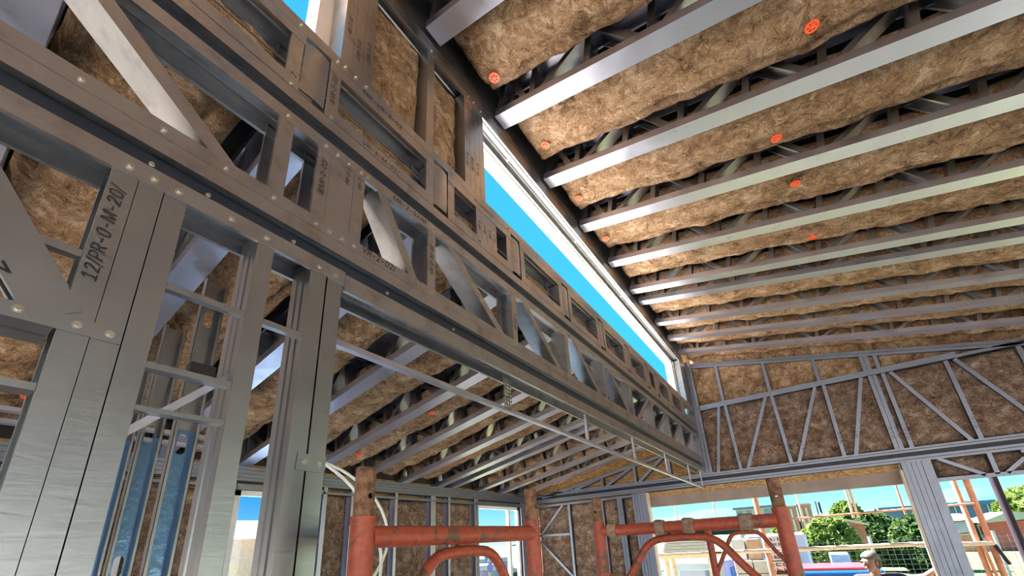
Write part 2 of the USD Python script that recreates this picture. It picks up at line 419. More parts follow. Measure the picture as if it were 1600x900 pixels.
# ------------------------------------------------------------------ the lattice girder across the room
G = thing('lattice_girder', 'long galvanised steel lattice girder running across the room beneath the clerestory wall', 'girder', (F, 3, .96))
YA, YB = -1.6, 7.12
part(G, 'bottom_chord', fm(YA, 1.1025, YB, 1.1025, 1, w=.049, ribs=1), STEEL)
part(G, 'bottom_chord', fm(YA, 1.052, YB, 1.052, -1, w=.050, ribs=1), STEEL)
part(G, 'gap_shade_strip', box(F - .06, F - .028, YA, YB, .968, 1.026), GAP_SHADE, label='dark strip painted as gap shade between the stacked channels')  # recessed strip, its dark colour is the painted shade of the open gap
part(G, 'header_channel', fm(.745, .926, YB, .926, -1, w=.068, ribs=2), STEEL)
part(G, 'top_chord', fm(YA, 1.47, YB, 1.47, -1, w=.052, ribs=2), STEEL)
part(G, 'gap_shade_strip', box(F - .06, F - .028, YA, YB, 1.497, 1.554), GAP_SHADE, label='dark strip painted as gap shade between girder and upper frame')
posts = [(-.92, 1), (-.23, 1), (.471, 1), (.6145, 1), (.6655, 1), (.7155, 1), (.767, 1), (1.173, 1), (1.866, 1), (2.557, -1), (3.25, -1), (3.94, -1), (4.63, -1), (5.32, -1), (6.01, -1), (6.70, -1)]
for y, o in posts:
    part(G, 'post', fm(y, 1.08, y, 1.49, o, w=.050, d=.112, **PIN), STEEL)
dg = [(-.09 - .69, .36 - .69), (-.09, .36), (.865, 1.085)] + [(1.28 + .692 * k, 1.765 + .692 * k) for k in range(4)]
for y0, y1 in dg:
    part(G, 'diagonal', fm(y0, 1.468, y1, 1.095, 1, w=.046, d=.106, inset=.0045), STEEL)
for y0, y1 in [(4.56, 4.02), (5.25, 4.71), (5.94, 5.40), (6.63, 6.09)]:
    part(G, 'diagonal', fm(y0, 1.468, y1, 1.095, -1, w=.046, d=.106, inset=.0045), STEEL)
for y, z in [(.47, 1.10), (.47, 1.468), (.615, 1.465), (.665, 1.465), (.715, 1.465), (.77, 1.465), (.80, 1.47), (.615, 1.1), (.665, 1.1), (.715, 1.1), (.767, 1.1), (1.17, 1.465), (1.22, 1.47), (1.17, 1.1), (1.08, 1.1), (1.866, 1.465), (1.92, 1.465), (1.866, 1.1), (1.78, 1.1), (.33, 1.1), (2.557, 1.465), (2.6, 1.465), (2.557, 1.1), (.02, 1.1), (.18, 1.1)]:
    part(host(G, (F, y, z)), 'screw', screw((F, y, z), FRONT, .006), SCREW)
for y in (.18, .31, .56, .95, 1.35):
    part(host(G, (F - .028, y, .998)), 'screw', screw((F - .028, y, .998), FRONT, .005), SCREW)
W = lambda parent, t, h, y, z, d, **k: part(host(parent, (F, y, z)), 'marker_writing', lettering(t, h, (F, y, z), d, FRONT, **k), INK)
W(G, 'VR-2-02/', .030, .80, 1.098, (0, 1, -.02), stretch=.8)
W(G, '8/VR-2-02/', .020, .626, 1.235, (0, 0, 1))
W(G, 'PR-2-1', .016, .722, 1.36, (0, 0, 1)); W(G, 'VR-3', .016, .775, 1.375, (0, 0, 1))
W(G, 'MR-2-02/M', .024, .93, 1.46, (0, 1, 0))
W(G, 'VR-2-M-02', .020, 1.182, 1.20, (0, 0, 1)); W(G, 'VR-02-1', .018, 1.875, 1.2, (0, 0, 1))

# the low frame between the girder and the clerestory sill
K = thing('knee_frame', 'low steel frame with square end plates between the girder and the clerestory sill', 'steel frame', (F, 3, 1.55))
KP = [-.155, .5385, 1.231, 1.926, 2.62, 3.32, 4.0, 4.655, 5.05, 5.67, 6.32]      # centres of the rafter end plates
part(K, 'bottom_chord', fm(YA, 1.581, YB, 1.581, 1, w=.052, ribs=1), STEEL)
part(K, 'top_chord', fm(YA, 1.947, YB, 1.947, -1, w=.055, ribs=1), STEEL)
cuts = [YA] + [c for y in KP for c in (y - .052, y + .052)] + [YB]
for a, b in zip(cuts[::2], cuts[1::2]):
    part(K, 'bottom_strip', fm(a, 1.6375, b, 1.6375, 1, w=.055, ribs=1), STEEL)
    part(K, 'top_strip', fm(a, 1.892, b, 1.892, -1, w=.052, ribs=1), STEEL)
for i, y in enumerate(KP):
    part(K, 'post', fm(y - .079, 1.62, y - .079, 1.91, 1, w=.050, d=.112, **PIN), STEEL)
    part(K, 'post', fm(y + .079, 1.62, y + .079, 1.91, -1, w=.050, d=.112, **PIN), STEEL)
    bowed = grid_solid(4, 4, lambda s, t, y=y: (np.stack([F - .006 + .010 * np.sin(math.pi * s) * (t * .5 + .3), y - .050 + .100 * s, 1.637 + .262 * t], -1),
                                                np.stack([F - .008 + .010 * np.sin(math.pi * s) * (t * .5 + .3), y - .050 + .100 * s, 1.637 + .262 * t], -1)))
    part(K, 'end_plate', bowed, STEEL, smooth=40)
for y in (1.545, 1.594, 1.643, 1.692):
    part(K, 'post', fm(y, 1.62, y, 1.91, 1, w=.048, d=.112, **PIN), STEEL)
    W(K, 'VR-3', .017, y + .010, 1.72, (0, 0, 1))
part(K, 'bracket', cee((F - .005, -.9, 1.70), (F - .005, 7.0, 1.70), (-1, 0, 0), (0, 0, 1), w=.004, d=.004, lip=0, t=.001), STEEL)
edges = [YA] + [c for y in KP for c in (y - .10, y + .10)] + [YB]
for i, (a, b) in enumerate(zip(edges[::2], edges[1::2])):
    if b - a > .1:
        part(K, 'wool_slab', wool_panel(FRONT, (F - .070, a, 1.62), (0, 1, 0), (0, 0, 1), b - a, .225, .05, 40 + i, .022, .018), WOOL, smooth=True)
for y, z in [(.46, 1.945), (.62, 1.945), (.46, 1.62), (.62, 1.62), (1.15, 1.94), (1.31, 1.94), (1.15, 1.61), (1.31, 1.61), (1.85, 1.94), (2.0, 1.94)]:
    part(host(K, (F, y, z)), 'screw', screw((F, y, z), FRONT, .006), SCREW)
W(K, '8/VR-3-02/', .020, .625, 1.69, (0, 0, 1)); W(K, '1', .02, .47, 1.66, (0, .3, 1))
W(K, 'MR-VR-3-02', .024, .74, 1.905, (0, 1, 0)); W(K, 'VR-3-M-02/', .022, .76, 1.62, (0, 1, 0))
W(K, 'M-2 VR-3 M-02', .016, 1.50, 1.90, (0, 1, 0)); W(K, 'VR', .018, 1.52, 1.625, (0, 1, 0))

# the clerestory wall: sill, studs, head
C = thing('clerestory_frame', 'upper steel stud wall with two window openings, from the sill to the roof', 'steel frame', (F, 3, 1.98))
for i, y in enumerate((.654, .705, .756)):
    part(C, 'stud', fm(y, 1.95, y, 2.72, 1 if i else -1, w=.050, d=.112, **PIN), STEEL)
part(C, 'stud', fm(1.146, 1.95, 1.146, 2.72, -1, w=.052, d=.112, **PIN), STEEL)
for y in (1.453, 1.500, 1.547, 1.594):
    part(C, 'stud', fm(y, 1.95, y, 2.72, -1, w=.0455, d=.112, **PIN), STEEL)
for y in (-.75, -.70, 6.80, 6.86, 6.92, 7.05):
    part(C, 'stud', fm(y, 1.95, y, 2.72, 1, w=.050, d=.112, **PIN), STEEL)
part(C, 'head_track', fm(YA, 2.717, YB, 2.717, -1, w=.052, ribs=2), STEEL)
part(C, 'head_track', fm(YA, 2.772, YB, 2.772, -1, w=.052, ribs=1), STEEL)
part(C, 'head_track', fm(YA, 2.826, YB, 2.826, -1, w=.05, ribs=1), STEEL)
part(C, 'ledger', mem(FRONT, (F - .012, YA, 2.985), (F - .012, YB, 2.985), 1, w=.36, d=.05, ribs=0), STEEL)
part(C, 'sill_sheathing', box(F - .235, F - .123, YA, YB, 1.79, 1.972), CREAM)
part(C, 'head_sheathing', box(F - .235, F - .123, YA, YB, 2.692, 3.14), CREAM)
part(C, 'pier_sheathing', box(F - .235, F - .123, .565, 1.62, 1.972, 2.692), CREAM)
part(C, 'jamb_sheathing', box(F - .235, F - .123, 6.76, 7.3, 1.972, 2.692), CREAM)
part(C, 'jamb_sheathing', box(F - .235, F - .123, YA, -.74, 1.972, 2.692), CREAM)
# the ragged edge of the breather membrane along the head and the pier
pts = [(F - .122 - .012 * meshkit.noise(A(y * 3, 5, 1)), y, 2.689) for y in np.arange(1.6, 6.8, .05)]
part(C, 'membrane_edge', tube(pts, .0035, 5), BROWN)
for y in (1.98, 3.1, 4.3):
    part(host(C, (F - .06, y, 2.69)), 'screw', screw((F - .06, y, 2.69), (0, 0, -1), .007), SCREW)
for y, z in [(.654, 1.955), (.705, 1.955), (.756, 1.955), (1.146, 1.955), (1.146, 2.72), (1.47, 2.72), (1.53, 1.955), (1.59, 1.955), (1.52, 2.72), (1.594, 2.72)]:
    part(host(C, (F, y, z)), 'screw', screw((F, y, z), FRONT, .006), SCREW)
W(C, 'VR-3-02', .018, .662, 2.17, (0, 0, 1)); W(C, '1/VR-3-02', .018, .712, 2.06, (0, 0, 1)); W(C, '2/VR-3-02', .018, .764, 2.11, (0, 0, 1))
for y in (1.46, 1.508, 1.556):
    W(C, 'VR-3-M', .018, y, 2.12, (0, 0, 1))


CW = [(.80, 1.11), (1.18, 1.42)]
for i, (a, b) in enumerate(CW):
    part(C, 'wool_slab', wool_panel(FRONT, (F - .05, a - .01, 1.965), (0, 1, 0), (0, 0, 1), b - a + .02, .735, .05, 11 + i, .02, .02), WOOL)

# ------------------------------------------------------------------ the stud wall in the left foreground
S = thing('post_frame', 'heavy steel stud frame with lettered posts standing in the left foreground', 'steel frame', (F, .4, Z_FL))
part(S, 'top_track', fm(YA, .941, .742, .941, -1, w=.054, ribs=1), STEEL)
part(S, 'bottom_track', fm(YA, Z_FL + .027, .742, Z_FL + .027, 1, w=.054), STEEL)
for y, o in ((.138, 1), (.1885, -1), (.240, 1), (.472, -1), (.645, -1), (.7065, -1), (-.62, 1), (-1.25, 1)):
    part(S, 'post', fm(y, Z_FL + .003, y, .955, o, w=.049 if y < .6 else .056, d=.113, **PIN, ribs=2), STEEL_P)
part(S, 'rail', fm(YA, .488, .108, .488, 1, w=.034, ribs=1), STEEL_P)
part(S, 'rail_tab', bar((F + .0015, .06, .489), (F + .0015, .212, .489), FRONT, .036, .0016), STEEL_P)
brace = part(S, 'brace', fm(-.185, .93, .105, .50, -1, w=.085, d=.05, inset=-.0022), STEEL_P)
part(S, 'nogging', fm(YA, .660, .112, .660, 1, w=.018, d=.022, lip=.004, inset=.004), STEEL_P)
part(S, 'nogging', fm(.266, .660, .446, .660, 1, w=.018, d=.022, lip=.004, inset=.004), STEEL_P)
part(S, 'nogging', fm(.498, .660, .617, .660, 1, w=.018, d=.022, lip=.004, inset=.004), STEEL_P)
part(S, 'nogging', fm(.266, .444, .446, .444, 1, w=.016, d=.03, lip=.004, inset=.004), STEEL_P)
part(S, 'nogging', fm(.266, .338, .446, .338, 1, w=.012, d=.03, lip=.003, inset=.004), STEEL_P)
part(S, 'nogging', fm(YA, .343, .112, .343, 1, w=.016, d=.05, lip=.004, inset=.004), STEEL_P)
part(S, 'strap', bar((F - .035, .245, .262), (F - .035, .455, .482), FRONT, .018, .002), STEEL_B)
part(S, 'clip', bar((F + .0015, .645, .262), (F + .0015, .735, .258), FRONT, .05, .002), STEEL_P)
for y, z in [(.141, .937), (.190, .938), (.242, .938), (.47, .94), (.645, .935), (.7065, .935), (.37, .94), (.055, .49), (.138, .49), (.191, .489), (.668, .261), (.712, .259)]:
    part(host(S, (F + (.002 if z < .6 else 0), y, z)), 'screw', screw((F + (.002 if z < .6 else 0), y, z), FRONT, .0065), SCREW)
W(S, '12/PR-0-M-20/', .026, .146, .60, (0, .0, 1), stretch=.92)
part(brace, 'marker_writing', lettering('20/PM-0', .040, (F + .003, .034, .555), (0, -.559, .829), FRONT), INK)

# black plastic off-cut on the nogging
tray = m3.Manifold.cube((.03, .055, .028)).translate((F - .034, .35, .4525)) - m3.Manifold.cube((.026, .051, .03)).translate((F - .032, .352, .456))
single('plastic_offcut', tm(tray), BLACK, 'small black plastic tray lying on the nogging between the two front posts', 'plastic tray')


# ------------------------------------------------------------------ roof rafters
def rafter(name, label, group, loc, ax, up, L, s0, step, H, flip, n):
    t = thing(name, label, 'rafter', loc, group)
    ax, up, Y = unit(ax), unit(up), A(0, 1, 0)
    o = np.array(loc, float)
    pt = lambda s, h, y=0: o + ax * s + up * h + Y * y
    part(t, 'bottom_chord', cee(pt(0, 0), pt(L, 0), up, Y, w=.055, d=.12, lip=.012), STEEL_B)
    part(t, 'top_chord', cee(pt(0, H), pt(L, H), -up, Y, w=.055, d=.12, lip=.012), STEEL_B)
    part(t, 'end_post', cee(pt(.012, .004, .004), pt(.012, H - .004, .004), ax, Y, w=.045, d=.112), STEEL)
    prev = .03
    for k in range(n):
        s = s0 + step * k
        if s > L - .05:
            break
        part(t, 'vertical', cee(pt(s - .02, .004, .005), pt(s - .02, H - .004, .005), ax, Y, w=.040, d=.11), STEEL)
        a, b = prev + .045, s - .045
        rising = (k % 2 == 1) != flip
        p0, p1 = (pt(a, .02, .006), pt(b, H - .02, .006)) if rising else (pt(b, .02, .006), pt(a, H - .02, .006))
        if s - prev > .15:
            dvec = unit(p1 - p0); side = np.cross(dvec, Y)
            part(t, 'diagonal', cee(p0 - side * .02, p1 - side * .02, side, Y, w=.040, d=.108), STEEL)
        prev = s
    return t


R_FAR = [-2.1, -1.44, -.78, -.12, .54, 1.20, 1.857, 2.52, 3.19, 3.885, 4.555, 4.877, 5.59, 6.21, 6.855]
R_FAR = [y for y in R_FAR if y > -.9]
rl = lambda i: '%s lattice rafter of the right-hand roof slope counted from the camera end' % ORD[i].capitalize()
proto = None
for i, y in enumerate(R_FAR):
    loc = (-1.185, y - .12, zr(-1.185))
    if i == 0:
        proto = rafter('right_roof_rafter', rl(0), 'rafters of the right-hand roof slope', loc, (CS, 0, -SN), (SN, 0, CS), 5.85, .295, .391, .325, False, 15)
    else:
        copy(proto, loc, rl(i))
L_FAR = [-.72, -.06, .62, 1.275, 1.942, 2.632, 3.292, 3.965, 4.64, 4.93, 5.60, 6.21, 6.84]
ll = lambda i: '%s lattice rafter of the left-hand roof slope counted from the camera end' % ORD[i].capitalize()
for i, y in enumerate(L_FAR):
    loc = (-4.55, y - .12, zl(-4.55))
    if i == 0:
        protol = rafter('left_roof_rafter', ll(0), 'rafters of the left-hand roof slope', loc, (CS, 0, SN), (-SN, 0, CS), 3.27, .245, .391, .30, True, 9)
    else:
        copy(protol, loc, ll(i))


# ------------------------------------------------------------------ mineral wool between the rafters
def batt(x0, x1, y0, y1, zf, low, thick, seed, slope, res=.028):
    L, w = x1 - x0, y1 - y0
    nu, nv = int(L / res / 1.15), max(10, int(w / res * 1.3))

    def fn(s, t):
        x = x0 + s * L
        wav = .035 * (meshkit.fbm(np.stack([x * 2.2, x * 0 + seed, x * 0], -1), 3, seed) - .5) * 2
        wav2 = .03 * (meshkit.fbm(np.stack([x * 2.6, x * 0 + seed + 50, x * 0], -1), 3, seed) - .5) * 2
        ya, yb = y0 + wav, y1 + wav2
        y = ya + t * (yb - ya)
        edge = np.minimum(t, 1 - t) * w
        base = zf(x)
        sag = -.045 * np.sin(math.pi * t)
        p = np.stack([x, y, base], -1)
        h = .045 * (meshkit.fbm(p * A(5, 7, 5) + seed, 4, seed) - .5) * 2 + .016 * (meshkit.fbm(p * 24, 3, seed + 9) - .5) * 2
        crease = -.045 * np.exp(-((t - .80 - .10 * (meshkit.noise(np.stack([x * 1.7, x * 0, x * 0 + seed], -1)) - .5)) / .035) ** 2)
        roll = .05 * np.exp(-edge / .022)
        bot = base + low + sag + h + roll - crease * .7
        top = base + low + thick - .05 * np.exp(-edge / .03)
        return np.stack([x, y, top], -1), np.stack([x, y, bot], -1)
    return grid_solid(nu, nv, fn)


batts = []
pairs = [(i, i + 1) for i in range(len(R_FAR) - 1)]
for i, j in pairs:
    y0, y1 = R_FAR[i] + .012, R_FAR[j] - .12 - .035
    if y1 - y0 < .3:
        continue
    batts.append(batt(-1.13, 3.9, y0, y1, zr, .125, .16, 20 + i, 1, .028 if y0 < 4 else .036))
    single('wool_batt', batts[-1], WOOL,
           'brown mineral wool batt between the %s and %s rafters of the right-hand slope' % (ORD[i], ORD[j]), 'insulation batt', 'mineral wool batts of the right-hand slope', smooth=True)
for i, j in [(k, k + 1) for k in range(len(L_FAR) - 1)]:
    y0, y1 = L_FAR[i] + .012, L_FAR[j] - .12 - .09
    if y1 - y0 < .3:
        continue
    batts.append(batt(-4.42, -1.34, y0, y1, zl, .115 if i < 8 else .15, .14, 60 + i, 1, .03))
    single('wool_batt', batts[-1], WOOL,
           'brown mineral wool batt between the %s and %s rafters of the left-hand slope' % (ORD[i], ORD[j]), 'insulation batt', 'mineral wool batts of the left-hand slope', smooth=True)

batts.append(batt(-1.10, 3.9, 6.87, 7.15, zr, .06, .19, 81, 1, .036))
single('wool_batt', batts[-1], WOOL, 'narrow brown mineral wool batt between the last right-hand rafter and the far wall', 'insulation batt', smooth=True)
single('wool_batt', batt(-1.10, 3.9, 4.575, 4.74, zr, .16, .12, 82, 1, .036), WOOL, 'thin strip of mineral wool pushed up between the paired right-hand rafters', 'insulation batt', smooth=True)
batts.append(batt(-4.42, -1.34, 6.86, 7.15, zl, .08, .17, 83, 1, .036))
single('wool_batt', batts[-1], WOOL, 'narrow brown mineral wool batt between the last left-hand rafter and the far gable', 'insulation batt', smooth=True)
BV = np.vstack([np.asarray(b.vertices) for b in batts])


def under_wool(x, y, guess):
    near = (abs(BV[:, 0] - x) < .05) & (abs(BV[:, 1] - y) < .05) & (abs(BV[:, 2] - guess) < .3)
    return BV[near, 2].min() if near.any() else guess


# orange insulation washers
disc = m3.Manifold.cylinder(.006, .034, .034, 24)
for k in range(6):
    disc -= m3.Manifold.cylinder(.02, .0055, .0055, 8).translate((.019 * math.cos(k * math.pi / 3), .019 * math.sin(k * math.pi / 3), -.005))
disc = disc + m3.Manifold.cylinder(.01, .010, .012, 12)
for x, y, side, where in [(-1.04, 1.543, 1, 'on the batt left of the top, close to the clerestory head'), (.603, 2.17, 1, 'in mid ceiling on the right, nearest the camera'),
                          (-1.02, 2.157, 1, 'beside the clerestory head, second along from the camera'), (.402, 2.86, 1, 'in mid ceiling on the right, second from the camera'),
                          (-1.05, 2.783, 1, 'beside the clerestory head, third along from the camera'), (.496, 3.41, 1, 'in mid ceiling on the right, third from the camera'),
                          (-1.06, 3.41, 1, 'beside the clerestory head, fourth along from the camera'), (.60, 4.2, 1, 'in mid ceiling on the right, fourth from the camera'),
                          (-3.885, .343, -1, 'on the left-hand ceiling seen beside the foreground post'), (-2.78, 2.748, -1, 'on the left-hand ceiling under the long hanging bar'),
                          (-3.93, 2.78, -1, 'on the left-hand ceiling low down by the left wall')]:
    zf = zr if side > 0 else zl
    d = tm(disc); d.apply_transform(trimesh.transformations.rotation_matrix(math.pi, [1, 0, 0]))
    d.apply_transform(trimesh.transformations.rotation_matrix(PITCH * side + .25 * rng.uniform(-1, 1), [0, 1, 0]))
    d.apply_translation((x, y, under_wool(x, y, zf(x) + .08) - .004))
    single('insulation_washer', d, ORANGE, 'round orange plastic washer ' + where, 'plastic washer', 'orange insulation washers')

# ------------------------------------------------------------------ far wall
NF = A(0, -1, 0)
fw = lambda x0, z0, x1, z1, opening=1, w=.044, d=.115, inset=.0025, **k: mem(NF, (x0, Y_FW, z0), (x1, Y_FW, z1), opening, w=w, d=d, inset=inset, **k)
FWALL = struct('wall_far', (0, Y_FW, Z_FL))
st = lambda m, mtl=STEEL_W, name='stud', **k: part(FWALL, name, m, mtl, **k)
for z, w in ((.873, .0255), (.8405, .0265), (.7585, .031), (.7215, .030)):
    st(fw(-4.45, z, 4.8, z, 1 if z in (.873, .758) else -1, w=w, inset=0, lip=.006), name='beam')
st(box(-4.4, 4.8, Y_FW + .030, Y_FW + .05, .70, .885), GAP_SHADE, name='beam_gap_shade')  # dark sheet painted as the shade between the beam channels
st(fw(-1.13, 1.925, 4.6, 1.968, 1, w=.040, inset=0), name='middle_chord'); st(fw(-1.13, 1.966, 2.0, 1.987, -1, w=.038, inset=0), name='middle_chord')
j0 = 2.688
st(fw(-1.12, j0, 4.6, j0 - math.tan(PITCH) * 5.72, 1, w=.040, inset=0), name='roof_track'); st(fw(-1.12, j0 + .045, 4.6, j0 + .045 - math.tan(PITCH) * 5.72, -1, w=.040, inset=0), name='roof_track')
st(fw(-1.13, .885, -1.13, 2.7, 1, w=.04, inset=0)); st(fw(-1.18, .885, -1.18, 2.8, 1, w=.05, inset=.004)); st(fw(-1.235, .885, -1.235, 2.8, 1, w=.05, inset=.004)); st(fw(-1.29, .885, -1.29, 2.8, 1, w=.05, inset=.004))
zj = lambda x: j0 - math.tan(PITCH) * (x + 1.12) + .01
for x in (-.737, -.077, .555, 1.092, 1.140, 1.238):
    st(fw(x, 1.95, x, zj(x), 1))
for x0, x1 in ((-.82, -1.028), (-.725, -.707), (-.152, -.61), (-.07, -.046), (.485, .046), (.588, .575), (1.02, .70), (1.116, 1.130), (1.164, 1.178), (1.257, 1.278), (1.886, 1.912), (2.53, 2.55), (3.17, 3.19)):
    st(fw(x0, 1.915, x1, .875, 1), name='stud' if abs(x0 - x1) < .05 else 'diagonal')
for x0, x1 in ((1.335, 1.83), (1.97, 2.49), (2.6, 3.12)):
    st(fw(x0, 1.915, x1, .875, 1), name='diagonal')
for x, z, dx in ((-1.0, 1.08, -.2), (-.70, 1.1, .015), (-.53, 1.1, -.45), (-.04, 1.1, .02), (.14, 1.12, -.45), (.585, 1.15, 0), (.77, 1.2, -.3), (1.135, 1.12, .01), (1.19, 1.12, .01), (1.275, 1.08, .02), (1.91, 1.1, .02)):
    part(host(FWALL, (x + .012, Y_FW + .004, z)), 'marker_writing', lettering('VR-1-02', .026, (x + .012, Y_FW, z - .10), (dx * .0 - .0, 0, 1), NF), INK)
for i, x in enumerate((1.136, 1.185, 1.235, 1.284, 1.356)):
    st(fw(x, Z_FL, x, .72, 1 if i % 2 else -1, w=.046 if i < 4 else .088, ribs=1))
st(fw(1.40, .457, 4.6, .457, -1, w=.04), name='window_head_rail')
for x in (1.92, 2.56, 3.2):
    st(fw(x, .46, x, .715, 1))
for a, b in (((1.47, .71), (1.82, .465)), ((2.18, .61), (2.0, .465)), ((2.18, .70), (2.5, .465))):
    st(fw(*a, *b, 1, w=.04), name='diagonal')
for i, x in enumerate((-2.436, -2.387, -2.337, -2.288, -2.242)):
    st(fw(x, Z_FL, x, .70, 1 if i % 2 else -1, w=.045, ribs=1))
for x in (-2.717, -2.667, -3.027, -3.69):
    st(fw(x, Z_FL, x, .66, 1, w=.046))
st(fw(-4.4, .645, -2.46, .66, 1, w=.036, inset=0), name='plate')
for a, b in (((-3.82, .63), (-4.35, .10)), ((-4.35, .0), (-3.72, -.62))):
    st(fw(*a, *b, 1, w=.04), name='diagonal')
st(fw(-4.4, .11, -3.70, .11, 1, w=.04), name='nogging')
st(fw(-4.25, .805, -1.25, zl(-1.25) - .12, 1, w=.05, inset=0), name='gable_chord')
for x in (-3.6, -2.97, -2.355, -1.757):
    st(fw(x, .87, x, .80 + .2043 * (x + 4.25), 1))
for a, b in (((-2.9, .88), (-2.40, 1.15)), ((-2.3, .88), (-1.80, 1.27)), ((-3.55, .88), (-3.02, 1.03))):
    st(fw(*a, *b, 1), name='diagonal')
part(FWALL, 'osb_panel', box(-4.5, -1.3, Y_FW + .118, Y_FW + .136, .70, 1.75), OSB)
part(FWALL, 'osb_panel', box(-2.2, 1.11, Y_FW + .118, Y_FW + .136, .62, .72), OSB)
part(FWALL, 'osb_panel', box(-4.5, -2.23, Y_FW + .15, Y_FW + .168, Z_FL, .72), OSB)
part(FWALL, 'osb_panel', box(-1.3, 5.0, Y_FW + .15, Y_FW + .168, .72, 3.1), OSB)
part(FWALL, 'osb_panel', box(1.42, 5.0, Y_FW + .15, Y_FW + .168, .46, .72), OSB)
part(FWALL, 'fascia_board', box(-2.4, 1.14, Y_FW + .14, Y_FW + .20, .453, .627), BROWN)
part(FWALL, 'jamb_lining', box(-2.215, -2.195, Y_FW + .0, Y_FW + .13, Z_FL, .69), CREAM)
part(FWALL, 'jamb_lining', box(1.09, 1.108, Y_FW + .0, Y_FW + .13, Z_FL, .62), CREAM)
xs = [-1.11, -.72, -.06, .575, 1.13, 1.27, 1.90, 2.54, 3.18, 4.2]
for k, (a, b) in enumerate(zip(xs, xs[1:])):
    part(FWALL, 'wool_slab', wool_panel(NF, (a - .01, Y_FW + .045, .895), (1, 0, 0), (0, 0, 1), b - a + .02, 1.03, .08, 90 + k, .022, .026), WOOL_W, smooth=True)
    part(FWALL, 'wool_slab', wool_panel(NF, (a - .01, Y_FW + .045, 1.98), (1, 0, 0), (0, 0, 1), b - a + .02, max(.1, zr(a) + .20 - 1.98), .08, 110 + k, .022, .026), WOOL, smooth=True)
for k, (a, b) in enumerate(((-4.4, -3.7), (-3.68, -3.04), (-3.02, -2.73), (-2.64, -2.46))):
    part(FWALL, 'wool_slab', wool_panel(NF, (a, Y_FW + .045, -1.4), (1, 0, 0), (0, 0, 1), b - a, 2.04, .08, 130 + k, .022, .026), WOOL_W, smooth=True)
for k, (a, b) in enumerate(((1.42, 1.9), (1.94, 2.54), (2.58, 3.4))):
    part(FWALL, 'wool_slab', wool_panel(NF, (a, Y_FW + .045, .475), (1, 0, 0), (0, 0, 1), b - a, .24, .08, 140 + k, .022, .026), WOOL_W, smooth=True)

# ------------------------------------------------------------------ unseen walls added behind and right of camera, wide low openings shape the daylight
RW = struct('wall_right', (4.9, 2, Z_FL))
for a, b, z0, z1 in ((-3.2, 7.3, .55, zr(4.9) + .34), (-3.2, -2.4, Z_FL, .55), (1.2, 2.2, Z_FL, .55), (6.2, 7.3, Z_FL, .55)):
    part(RW, 'membrane_panel', box(4.9, 4.95, a, b, z0, z1), MEMB)
BW = struct('wall_near', (0, -3.2, Z_FL))
zg = m3.Manifold.hull_points(np.array([(x, y, z) for y in (-3.25, -3.2) for x, z in ((-1.4, .95), (-1.4, zr(-1.4) + .3), (4.95, .95), (4.95, zr(4.95) + .3))]))
part(BW, 'membrane_panel', tm(zg), MEMB)
zg = m3.Manifold.hull_points(np.array([(x, y, z) for y in (-3.25, -3.2) for x, z in ((-4.6, .82), (-4.6, zl(-4.6) + .3), (-1.42, .82), (-1.42, zl(-1.42) + .3))]))
part(BW, 'membrane_panel', tm(zg), MEMB)
for a, b in ((-4.6, -3.7), (-1.5, -.9), (2.2, 3.0), (4.3, 4.95)):
    part(BW, 'membrane_panel', box(a, b, -3.25, -3.2, Z_FL, .95 if b > -1 else .82), MEMB)

# ------------------------------------------------------------------ left wall
LW = struct('wall_left', (X_LW, 3, Z_FL))
lw = lambda y0, z0, y1, z1, opening=1, w=.045, inset=.0025, **k: mem(FRONT, (X_LW, y0, z0), (X_LW, y1, z1), opening, w=w, d=.115, inset=inset, **k)
ls = lambda m, mtl=None, name='stud': part(LW, name, m, mtl or (STEEL_B if name == 'stud' else STEEL_W))
for z, w in ((.838, .03), (.802, .034), (.765, .034), (.730, .03)):
    ls(lw(-1.6, z, 7.2, z, 1 if z in (.838, .765) else -1, w=w, inset=0, lip=.006), name='beam')
part(LW, 'beam_gap_shade', box(X_LW - .05, X_LW - .03, -1.6, 7.2, .70, .86), GAP_SHADE)  # shade behind the left beam gaps, put in as a dark sheet
ls(lw(2.74, .652, 5.44, .645, 1, w=.026, inset=0, lip=.006), name='plate')
ls(lw(-1.6, .66, 1.86, .66, 1, w=.026, inset=0, lip=.006), name='plate')
for y in (-1.0, -.35, .18, .48, 1.1, 1.82, 2.77, 3.125, 3.78, 4.43, 4.48, 4.79, 5.40, 5.455, 6.76, 6.82, 7.1):
    ls(lw(y, Z_FL, y, .72, 1))
ls(lw(1.85, .66, 2.76, .66, -1, w=.05, inset=0), name='window_head_rail')
ls(lw(5.40, .66, 6.8, .66, -1, w=.05, inset=0), name='window_head_rail')
part(LW, 'osb_panel', box(X_LW - .155, X_LW - .14, -3.2, -1.6, .55, .9), OSB)
part(LW, 'osb_panel', box(X_LW - .155, X_LW - .14, -3.2, -2.3, Z_FL, .55), OSB)  # unseen panel, added to keep outdoor glare off the girder diagonal
part(LW, 'eave_board', box(X_LW - .17, X_LW - .155, -3.2, 7.3, .70, 1.16), DECK)
ls(mem(FRONT, (-3.93, -1.6, .955), (-3.93, 1.6, .955), -1, w=.03, d=.06, lip=.006), STEEL_B, name='batten')
ls(mem(FRONT, (-4.1, -1.6, .915), (-4.1, 1.6, .915), -1, w=.03, d=.06, lip=.006), STEEL_B, name='batten')
for a, b in ((-1.6, 1.86), (2.75, 5.42), (6.80, 7.3)):
    part(LW, 'osb_panel', box(X_LW - .155, X_LW - .14, a, b, Z_FL, .9), OSB)
part(LW, 'osb_panel', box(X_LW - .155, X_LW - .14, 1.86, 2.75, .635, .9), OSB)
part(LW, 'osb_panel', box(X_LW - .155, X_LW - .14, 5.42, 6.8, .635, .9), OSB)
